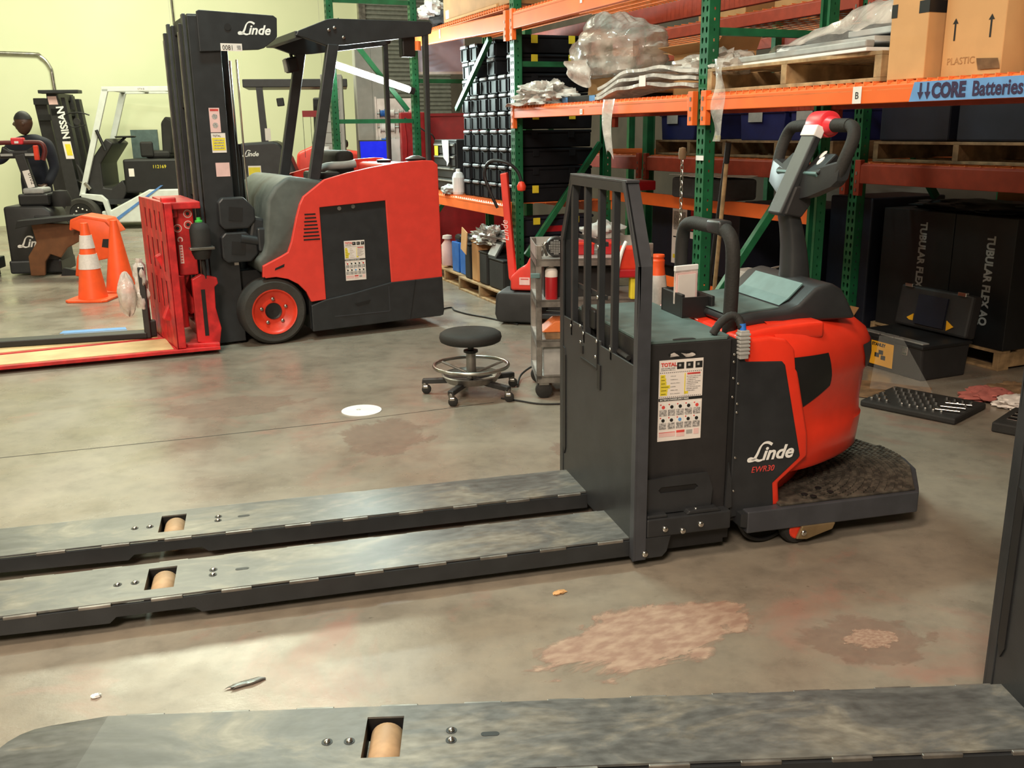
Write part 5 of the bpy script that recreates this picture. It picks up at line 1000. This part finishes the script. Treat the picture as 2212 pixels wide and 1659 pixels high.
# litter on the slab
for k,(x,y,rx,ry,mt,lab) in enumerate(((.14,2.73,.022,.012,'card2','small yellow paper scrap beside the fork heel'),(-1.1,2.19,.012,.008,'offwhite','tiny white paper scrap on the bright floor patch'),(-.72,2.24,.05,.012,'dullsteel','thin grey plastic strip lying on the bright floor patch'),(-.87,2.04,.028,.014,'wood2','brown splinter of wood on the bright floor patch'))):
    crumple('litter',lab,'litter',(x,y,.001),(rx,ry,.005),mt,120+k,.5,2.4,rz=30,nu=14,nv=8)
# ================================================================ far left: machines and the worker
n=thing('forklift','white forklift with blue stripe and black lettered mast parked at the back wall','forklift',(-6.6,15.0,0),6)
for y in (-.15,.75): 
    w=MB().lathe([(0,-.03),(.16,-.03),(.17,-.08),(.23,-.09),(.25,-.06),(.25,.10),(.23,.13),(0,.13)],32,(-.01,y,.25),'y').build('wheel','tyre',n,smooth=35)
    MB().lathe([(0,-.06),(.155,-.06),(.165,-.075),(.15,-.075),(0,-.055)],24,(-.01,y,.25),'y').build('rim','black',w)
    for k in range(10): a=.628*k; bolt(w,(-.01+(.11 if k%2 else .085)*math.cos(a),y-.062,.25+(.11 if k%2 else .085)*math.sin(a)),.014,'y',-1,'white')
MB().lathe([(0,-.07),(.17,-.07),(.19,-.05),(.19,.05),(0,.07)],24,(1.35,.1,.19),'y').build('rear_wheel','tyre',n,smooth=35)
MB().prism([(.25,.10),(1.75,.10),(1.75,.60),(1.0,.60),(.40,.30),(.25,.28)],'y',-.08,.95).build('lower_body','machwhite',n,bevel=.02)
MB().prism([(.42,.12),(.46,.12),(1.22,.66),(1.18,.66),(.42,.15)],'y',-.088,-.082).build('blue_stripe','machblue',n)
MB().box(1.48,1.86,-.09,.96,.30,1.10).build('counterweight','machwhite',n,bevel=.05,seg=3,smooth=50); MB().box(1.5,1.8,-.08,.95,.05,.3).build('tail','black',n)
MB().box(.64,1.50,-.05,.9,.55,1.06).build('battery_hood','black',n,bevel=.03); text('lettering','112169',.07,'yellow',n,(1.08,-.052,.92)); MB().box(.72,.80,-.053,-.05,.80,.92).build('label','paper',n)
MB().prism([(.05,.40),(.55,.40),(.66,.60),(.60,.75),(.42,.62),(.30,.64),(.30,1.0),(.52,1.30),(.42,1.38),(.12,1.0)],'y',.0,.88).build('cowl','char2',n,bevel=.02); MB().box(.10,.68,-.03,.9,.38,.46).build('floor_plate','char',n)
MB().prism([(-.02,.56),(.28,.53),(.36,.45),(.42,.10),(.36,.10),(.29,.42),(-.02,.50)],'y',-.10,-.02).build('step_panel','machwhite',n,bevel=.01)
MB().lathe([(.14,0),(.16,.012),(.16,.02),(.14,.03),(.12,.015)],22,(.60,.42,1.38)).build('steering_wheel','black',n,smooth=True); MB().tube([(.46,.42,1.28),(.60,.42,1.39)],.02,8).build('steering_shaft','black',n)
MB().box(.92,1.30,.22,.68,1.06,1.18).build('seat','rubber',n,bevel=.04); MB().prism([(1.18,1.12),(1.32,1.12),(1.40,1.62),(1.28,1.70),(1.20,1.60)],'y',.24,.66).build('seat_back','rubber',n,bevel=.03); MB().box(.86,1.06,.18,.24,1.08,1.32).build('arm_rest','rubber',n,bevel=.03)
MB().box(.58,1.0,.80,.84,.95,1.50).build('rear_shield','tealtop',n)
for y in (-.06,.90):
    MB().prism([(-.06,.52),(.02,.52),(.56,2.10),(.46,2.10)],'y',y,y+.05).build('guard_leg','machwhite',n,bevel=.006); MB().prism([(1.55,1.08),(1.72,1.08),(1.66,2.10),(1.50,2.10)],'y',y,y+.05).build('guard_leg','machwhite',n,bevel=.006); MB().box(.46,1.68,y,y+.05,2.06,2.13).build('guard_rail','machwhite',n,bevel=.005)
for x in (.48,.85,1.25,1.58): MB().box(x,x+.06,-.05,.92,2.08,2.12).build('guard_bar','machwhite',n)
decal(n,.98,1.14,2.075,2.12,-.0605,'paper','number_label'); text('lettering','0774 B',.035,'blackprint',n,(.99,-.0615,2.082))
MB().lathe([(0,-.03),(.09,-.03),(.10,0),(0,.03)],18,(1.50,.3,1.72),'x').build('rear_fan','black',n); MB().tube(smoothpath([(.25,-.09,1.72),(.10,-.1,1.76),(-.10,-.1,1.72),(-.02,-.1,1.55),(.18,-.09,1.58)],4),.010,8).build('mirror_frame','black',n); MB().lathe([(0,-.01),(.05,-.01),(.05,.01),(0,.01)],14,(.06,-.1,1.63),'y').build('lamp','char2',n); MB().tube([(.32,-.08,1.50),(.42,-.08,1.20)],.025,8).build('wiper','black',n)
for y in (-.02,.62): 
    MB().prism([(-.22,.10),(-.02,.10),(-.20,2.03),(-.36,2.03)],'y',y,y+.14).build('mast_rail','char2',n,bevel=.006); MB().prism([(.02,.10),(.08,.10),(-.10,1.98),(-.16,1.98)],'y',y,y+.14).build('mast_rail','black',n,bevel=.006)
MB().prism([(-.62,.10),(-.42,.10),(-.62,2.0),(-.80,2.0)],'y',.66,.80).build('mast_rail','char2',n,bevel=.006); MB().box(-.78,-.25,.6,.7,1.90,1.99).build('mast_crossmember','black',n); MB().box(-.74,-.25,.6,.7,1.66,1.75).build('mast_crossmember','black',n)
for z,x in ((1.95,-.42),(1.72,-.38),(.4,-.2)): MB().box(x+.06,x+.20,-.02,.76,z,z+.10).build('mast_crossmember','black',n)
MB().box(-.45,.13,-.1,.10,2.04,2.09).build('mast_top_light','char',n,bevel=.008)
text('lettering','NISSAN',.15,'whiteprint',n,(-.095,-.022,1.38),(-.09,0,1),(-1,0,-.09),bold=.005,wx=.95); MB().prism([(-.19,1.08),(-.07,1.08),(-.095,1.34),(-.215,1.34)],'y',-.0225,-.0205).build('decal','paper',n); MB().prism([(-.165,1.13),(-.085,1.13),(-.105,1.30),(-.185,1.30)],'y',-.024,-.0225).build('decal','yellow',n); MB().prism([(-.335,1.88),(-.205,1.88),(-.22,2.0),(-.35,2.0)],'y',-.0225,-.0205).build('decal','pinkpaper',n)
MB().tube([(.05,-.05,.72),(.12,-.05,.62)],.03,10).build('tilt_cylinder','chrome',n); MB().tube([(-.1,.05,.76),(.05,-.05,.70)],.02,10).build('tilt_rod','chrome',n); MB().tube(smoothpath([(-.05,.0,1.0),(.02,-.03,.85),(.08,-.03,.6)],4),.02,8).build('hose','rubber',n)
n['label']='white forklift with blue stripe and black NISSAN mast parked at the back wall'
# pedestrian pallet truck on the left
lw=thing('pedestrian_truck','black pedestrian pallet truck with lettered cover and upright tiller, worker behind it','pallet truck',(-5.14,10.22,0),8)
MB().prism([(-.15,.06),(.34,.06),(.36,.12),(.33,.66),(.25,.72),(-.15,.72)],'y',-.22,.25).build('cover','char2',lw,bevel=.03,seg=2,smooth=50); logo(lw,-.05,-.2215,.30,.30); MB().box(-.16,.36,-.24,.27,.02,.16).build('skirt','char',lw,bevel=.02); decal(lw,.25,.33,.27,.31,-.2212,'paper','sticker')
MB().box(.0,.30,-.18,.2,.72,.84).build('tiller_base','black',lw,bevel=.02); MB().box(.05,.26,-.16,.1,.84,.90).build('motor_cap','grayplastic',lw,bevel=.02); MB().lathe([(0,0),(.09,0),(.10,.08),(.07,.16),(0,.17)],18,(.38,-.02,.70)).build('motor','rubber',lw,smooth=True); MB().box(.15,.30,-.23,-.2,.42,.62).build('latch_box','black',lw,bevel=.01)
MB().beam((.12,-.05,.86),(.04,-.05,1.24),.10,.07,(0,1,0)).build('tiller','char2',lw,bevel=.01); lb_=MB().obox((.105,-.092,.99),(.2,0,-1),(1,0,.2),(0,1,0),(.09,.035,.001)).build('number_label','paper',lw); text('lettering','0102',.06,'blackprint',lb_,(.105,-.094,1.05),(.2,0,-1),(1,0,.2))
MB().tube(smoothpath([(-.18,-.05,1.20),(-.20,-.05,1.27),(-.19,-.05,1.345),(-.12,-.05,1.36),(.04,-.05,1.36),(.20,-.05,1.36),(.27,-.05,1.345),(.29,-.05,1.27),(.26,-.05,1.18)],4),.024,10).build('tiller_loop','maroon',lw,smooth=True)
MB().prism([(-.16,1.20),(.24,1.20),(.20,1.33),(.12,1.28),(-.04,1.28),(-.12,1.33)],'y',-.08,-.02).build('tiller_head','black',lw,bevel=.02); MB().box(-.02,.10,-.10,.0,1.34,1.41).build('belly_switch','pinkred',lw,bevel=.015); MB().box(.02,.06,-.104,-.10,1.352,1.375).build('badge','offwhite',lw); MB().box(.19,.24,-.10,-.06,1.18,1.33).build('red_grip','rimred',lw,bevel=.01)
for s_ in (-1,1): MB().box(.04+s_*.12-.06,.04+s_*.12+.06,-.085,-.08,1.225,1.25).build('rocker','grayplastic',lw)
lm=thing('stacker_mast','dark red stacker mast leg with hose loop, cut off by the frame','stacker',(-5.42,10.0,0),8)
MB().prism([(-.22,.0),(.0,.0),(-.04,.90),(-.22,.90)],'y',-.1,.1).build('leg_plate','char2',lm,bevel=.01); MB().prism([(-.10,.30),(-.02,.30),(-.05,1.05),(-.12,1.05)],'y',-.12,-.1).build('red_plate','redtool',lm); MB().box(-.02,.0,-.11,-.10,.15,.80).build('edge_strip','grayplastic',lm); MB().tube(smoothpath([(-.3,-.1,.80),(-.12,-.1,.96),(.0,-.1,1.04),(.13,-.1,1.02),(.12,-.1,.92),(.0,-.1,.85),(-.08,-.1,.74),(-.08,-.1,.6)],5),.022,8).build('hose','redtool',lm,smooth=True); MB().box(-.25,.05,-.13,.13,.08,.2).build('foot','char',lm,bevel=.01)
# worker ------------------------------------------------------------------
def skinbody(name,verts,edges,radii,mt,parent,root=0,sub=2):
    me=bpy.data.meshes.new(name); me.from_pydata(verts,edges,[]); o=bpy.data.objects.new(name,me); C.objects.link(o); o.parent=parent
    md=o.modifiers.new('skin','SKIN'); md.use_smooth_shade=True
    for i,r in enumerate(radii): me.skin_vertices[0].data[i].radius=r if isinstance(r,tuple) else (r,r)
    me.skin_vertices[0].data[root].use_root=True
    sd=o.modifiers.new('sub','SUBSURF'); sd.levels=sd.render_levels=sub; me.materials.append(M[mt]); return o
P=thing('person','person in dark navy work clothes standing behind the black pedestrian truck, looking aside','person',(-5.24,10.75,0),0)
V=[(0,0,.92),(0,0,1.08),(-.01,-.01,1.25),(-.01,-.02,1.36),(-.02,-.03,1.44),   # pelvis..neck
 (.09,.0,.86),(.10,-.01,.50),(.10,.03,.10),(.10,-.10,.045),(-.09,.0,.86),(-.10,-.01,.50),(-.10,.03,.10),(-.10,-.10,.045),
 (.19,-.01,1.34),(.24,-.03,1.08),(.20,-.18,.90),(-.19,-.02,1.34),(-.33,-.06,1.16),(-.50,-.16,1.20)]
E_=[(0,1),(1,2),(2,3),(3,4),(0,5),(5,6),(6,7),(7,8),(0,9),(9,10),(10,11),(11,12),(3,13),(13,14),(14,15),(3,16),(16,17),(17,18)]
rd=[(.15,.11),(.15,.11),(.17,.12),(.14,.10),.062,.09,.065,.05,.045,.09,.065,.05,.045,.07,.055,.045,.07,.055,.042]
skinbody('body',V,E_,rd,'cloth_navy',P)
def headf(u,v):
    a=6.28318*u; p=math.pi*v; d=Vector((math.cos(a)*math.sin(p),math.sin(a)*math.sin(p),-math.cos(p)))
    x,y,z=d.x*.098,d.y*.074,d.z*.125
    if z<0: x*=1-.25*(-z/.125); y*=1-.3*(-z/.125)
    if d.x<0:
        f=max(0,1-abs(y)/.028); x-=.026*f*math.exp(-((z+.012)/.022)**2)      # nose
        x-=.010*max(0,1-abs(y)/.035)*math.exp(-((z+.055)/.012)**2)            # lips
        x-=.010*max(0,1-abs(y)/.04)*math.exp(-((z+.095)/.02)**2)              # chin
        x+=.010*math.exp(-((abs(y)-.032)/.016)**2)*math.exp(-((z-.016)/.014)**2)  # eye sockets
    return (x-.04,y-.03,z+1.56)
hd_=blob(headf,48,40).build('head','skin',P,smooth=True,fixn=False); pass
for s_ in (-1,1): MB().lathe([(0,-.006),(.018,-.004),(.026,.004),(.018,.010),(0,.008)],14,(-.02,-.03+s_*.073,1.555),'y').build('ear','skin',hd_,smooth=True); MB().lathe([(0,-.010),(.009,-.004),(.009,.004),(0,.010)],10,(-.122,-.03+s_*.03,1.578)).build('eye','offwhite',hd_,smooth=True)
def hairf(u,v):
    a=6.28318*u; p=math.pi*(.60+.40*v); d=Vector((math.cos(a)*math.sin(p),math.sin(a)*math.sin(p),-math.cos(p))); q=1.03+.02*nzv(d,14,3); xx=d.x*.099*q
    return (max(xx,-.075-.03*max(0,d.z))-.04 if d.z<.5 else xx-.04,d.y*.076*q-.03,d.z*.126*q+1.56)
blob(hairf,36,16).build('hair','blackprint',hd_,smooth=True,fixn=False)
skinbody('hand',[(-.50,-.16,1.20),(-.57,-.19,1.21),(-.61,-.205,1.20),(-.645,-.21,1.18),(-.61,-.225,1.19),(-.645,-.235,1.17),(-.605,-.185,1.205),(-.64,-.185,1.185),(-.60,-.17,1.20),(-.63,-.165,1.18),(-.55,-.20,1.235),(-.58,-.22,1.25)],[(0,1),(1,2),(2,3),(1,4),(4,5),(1,6),(6,7),(1,8),(8,9),(0,10),(10,11)],[.03,.032,.010,.009,.010,.009,.010,.009,.009,.008,.011,.009],'skin',P,0,1)
skinbody('hand',[(.20,-.18,.90),(.18,-.25,.88),(.17,-.29,.87),(.16,-.32,.85),(.19,-.29,.87),(.19,-.32,.85),(.155,-.285,.875),(.14,-.31,.855),(.21,-.28,.87),(.215,-.305,.85),(.15,-.23,.90),(.13,-.25,.91)],[(0,1),(1,2),(2,3),(1,4),(4,5),(1,6),(6,7),(1,8),(8,9),(0,10),(10,11)],[.03,.032,.010,.009,.010,.009,.010,.009,.009,.008,.011,.009],'skin',P,0,1)
# removed orange body cover
oc=thing('body_cover','shiny orange moulded machine cover standing on the floor behind the cones','machine cover',(-4.45,9.72,0),6)
MB().prism([(-.02,.03),(.10,.0),(.16,.12),(.22,.18),(.33,.20),(.42,.12),(.45,.20),(.44,.45),(.36,.58),(.10,.62),(.0,.58),(-.01,.52),(.10,.47),(.13,.44),(.10,.36),(.02,.22)],'y',-.02,.02).build('front_panel','cone',oc,bevel=.012,seg=2,smooth=50)
MB().prism([(-.02,.50),(.0,.60),(.12,.645),(.36,.60),(.45,.46),(.42,.45),(.33,.56),(.12,.61),(.02,.57),(.0,.49)],'y',-.02,.30).build('top_shell','cone',oc,bevel=.01,seg=2,smooth=50)
MB().prism([(.28,.32),(.40,.30),(.42,.40),(.30,.40)],'y',-.024,-.02).build('opening','black',oc)
MB().prism([(-.52,.02),(-.38,.02),(-.36,.16),(-.30,.24),(-.20,.20),(-.12,.30),(.0,.36),(.04,.54),(-.45,.56),(-.42,.36),(-.52,.22)],'y',.16,.20).build('inner_panel','brownin',oc,bevel=.008); MB().prism([(-.55,.52),(-.52,.60),(.08,.64),(.08,.60),(-.40,.55)],'y',.0,.30).build('dark_lip','black',oc,bevel=.006)
MB().prism([(-.25,.0),(-.05,.0),(-.08,.05),(-.22,.08)],'y',.25,.33).build('bracket','black',oc)
# ================================================================ machines behind the mast
dk=thing('forklift','black reach forklift with roof guard half hidden behind the big mast','forklift',(-3.0,12.6,0),10)
MB().box(-.35,.95,-.05,.75,1.98,2.08).build('roof_guard','char',dk,bevel=.01); 
for x in (-.16,.80): MB().prism([(x,.9),(x+.09,.9),(x+.05,1.98),(x-.03,1.98)],'y',-.05,.0).build('guard_leg','char',dk)
MB().prism([(-.45,.1),(.28,.1),(.30,.75),(.18,1.10),(.05,1.30),(-.02,1.32),(-.45,1.30)],'y',-.1,.8).build('body','char',dk,bevel=.03); MB().obox((.10,-.04,1.80),(1,0,.1),(0,1,0),(-.1,0,1),(.045,.03,.05)).build('work_lamp','black',dk,bevel=.01); MB().box(-.36,-.20,-.103,-.10,.85,1.02).build('label','paper',dk); MB().box(-.355,-.21,-.105,-.103,.90,1.0).build('print','yellow',dk); logo(dk,-.42,-.102,1.14,.20); MB().box(-.12,-.05,-.053,-.05,1.33,1.48).build('label','paper',dk)
[MB().lathe([(0,-.06),(.15,-.06),(.16,0),(.15,.06),(0,.06)],20,(x,.0,.16),'y').build('wheel','tyre',dk) for x in (-.3,.15)]
MB().box(.35,.90,.3,.34,1.62,1.70).build('rear_bar','redtool',dk); MB().tube([(.60,.28,1.05),(.60,.28,1.72)],.022,8).build('red_lever','redtool',dk); 
for x in (.35,.45,.55): MB().box(x,x+.006,.35,.354,1.1,1.62).build('mesh_wire','char',dk)
rf=thing('forklift','red forklift rear with dark slot behind the guard legs','forklift',(-2.6,14.0,0),10)
MB().prism([(-.45,.2),(.65,.2),(.65,.95),(.60,1.12),(.10,1.20),(-.1,1.28),(-.42,1.15),(-.45,.9)],'y',-.2,.7).build('counterweight','flred',rf,bevel=.05,seg=3,smooth=50); MB().box(-.20,-.10,-.204,-.2,.55,1.0).build('slot','black',rf); MB().prism([(-.18,1.2),(-.02,1.2),(-.06,1.9),(-.16,1.9)],'y',.1,.3).build('mast','black',rf,bevel=.02); MB().box(-.15,.30,.0,.4,1.2,1.32).build('seat','rubber',rf,bevel=.04); MB().box(-.4,.5,-.1,.0,.0,.2).build('wheel_block','tyre',rf)
# ================================================================ service corner behind the frame
cb=thing('tall_cabinet','tall pale grey cabinet behind the green frame','cabinet',(-1.72,11.25,0),12); MB().box(0,.36,0,.5,0,2.42).build('body','graycab',cb,bevel=.005); MB().box(.005,.178,-.006,0,.05,2.40).build('door','graycab',cb,bevel=.003); h_=MB().box(.182,.355,-.006,0,.05,2.40).build('door','graycab',cb,bevel=.003); MB().box(.188,.2,-.012,-.006,1.15,1.3).build('handle','steel',h_)
dc=thing('drawer_cabinet','grey drawer cabinet with yellow tags beside the green frame','cabinet',(-2.14,11.35,0),8); MB().box(0,.24,0,.5,0,2.06).build('body','graycab',dc,bevel=.004)
for k in range(9): d_=MB().box(.01,.20,-.012,0,.94+.12*k,1.05+.12*k).build('drawer','graycab',dc,bevel=.003); MB().box(.13,.18,-.014,-.012,.96+.12*k,1.02+.12*k).build('tag','yellow',d_)
sr=thing('spool_rack','wire spool rack in front of the roll-up door','spool rack',(-1.50,11.1,0),6)
for x in (0,.46): MB().box(x,x+.02,0,.04,0,1.80).build('upright','alu',sr)
for z in (1.62,1.47,1.30): MB().tube([(0,.02,z),(.48,.02,z)],.008,8).build('rod','steel',sr)
MB().box(0,.48,.03,.05,.9,1.78).build('back_panel','alu',sr)
for r_,z in enumerate((1.62,1.47,1.30)):
    for k in range(4):
        x=.05+k*.105; rr=.045 if r_==0 else .062; sp_=thing('wire_spool','wire spool on the %s rod of the rack, %s from the tall cabinet'%(['top','middle','bottom'][r_],ORD[k]),'spool',(-1.50,11.1,0),6,group='wire spools on the spool rack')
        MB().lathe([(0,0),(rr,0),(rr,.006),(rr*.7,.008)],18,(x,.02-.02,z),'x').build('flange','offwhite' if (k+r_)%3 else 'black',sp_); MB().lathe([(rr*.7,.008),(rr*.78,.03),(rr*.7,.052),(rr,.054),(rr,.06),(0,.06)],18,(x,.02-.02,z),'x').build('windings',['brightblue','offwhite','grayplastic','pinkpaper'][(k+2*r_)%4] if r_!=1 else ['offwhite','offwhite','black','grayplastic'][k],sp_)
wbn=thing('workbench','grey workbench under the laptop behind the forklift','workbench',(-2.05,10.45,0),4)
MB().box(0,.78,0,.55,1.06,1.10).build('top','grayplastic',wbn,bevel=.004); 
for x in (.02,.70):
    for y in (.02,.48): MB().box(x,x+.05,y,y+.05,0,1.06).build('leg','dullsteel',wbn)
lp=thing('laptop','open black laptop with a blue screen on the workbench','laptop',(-1.46,10.62,1.101),12); MB().box(-.17,.17,-.22,0,0,.018).build('keyboard_base','black',lp,bevel=.004); sc_=MB().obox((0,.035,.125),(1,0,0),(0,.25,1),(0,-1,.25),(.165,.11,.006)).build('lid','black',lp,bevel=.003); MB().obox((0,.0275,.127),(1,0,0),(0,.25,1),(0,-1,.25),(.150,.095,.001)).build('screen','screen',sc_)
MB().box(-.02,.10,0,.01,0,.24).build('paper_sheet','offwhite',loc=(-1.30,10.78,1.101),rz=10,label='white sheet propped behind the laptop',cat='paper')
MB().lathe([(0,0),(.03,0),(.042,.11),(.044,.115),(.0,.115)],18).build('paper_cup','orange_top',loc=(-1.80,10.58,1.101),smooth=45,label='orange paper cup on the workbench',cat='cup')
bt=MB().lathe([(0,0),(.05,0),(.053,.01),(.053,.12),(.035,.14),(.035,.17),(0,.17)],20).build('white_bottle','offwhite',loc=(-1.98,10.62,1.101),smooth=45,label='white tub with maroon print on the workbench',cat='bottle'); MB().lathe([(.0535,.02),(.0535,.10)],20).build('print','redtool',bt)
rs=thing('red_cabinet','tall bright red cabinet with cords behind the green post','cabinet',(-1.17,10.72,0),10); MB().box(0,.26,0,.3,0,1.62).build('body','redtool',rs,bevel=.01); MB().tube(smoothpath([(.03,-.01,1.55),(.05,-.03,1.3),(.03,-.02,1.0)],4),.008,8).build('cord','redtool',rs)
rs=thing('red_screen','wide dark red screen behind the black drawer chest','screen',(-.98,11.1,0),-4); MB().box(0,.95,0,.06,0,1.60).build('panel','redtool',rs,bevel=.006); MB().box(0,.95,-.02,0,1.58,1.61).build('rail','redtool',rs)
dr=rthing('drawer_chest','black drawer chest with silver handles on the low orange shelf','tool chest',.12,4.42,.860); MB().box(0,.5,-.30,.33,0,.48).build('body','black',dr,bevel=.008)
for k in range(4): d_=MB().box(-.012,0,-.28,.31,.02+.11*k,.12+.11*k).build('drawer','char2',dr,bevel=.003); MB().box(-.022,-.012,-.26,.29,.095+.11*k,.108+.11*k).build('handle','alu',d_)
MB().box(-.024,-.022,.16,.26,.33,.42).build('tag','yellow',dr)
MB().grid(lambda u,v:(-.035-.012*math.sin(9*u),-.06+.17*u-.04*u*v,.0-.20*v*(1+.2*math.sin(5*u))),10,10).build('towel','offwhite',loc=rw(.12,4.30,1.335),rz=RA,smooth=True,solid=.003,fixn=False,label='white towel hanging from the black drawer chest',cat='towel')
cable('orange-white cord drooping across the red cabinet',[(-1.12,10.64,1.56),(-1.02,10.6,1.50),(-.90,10.55,1.42),(-.80,10.5,1.35),(-.77,10.5,1.1)],.008)
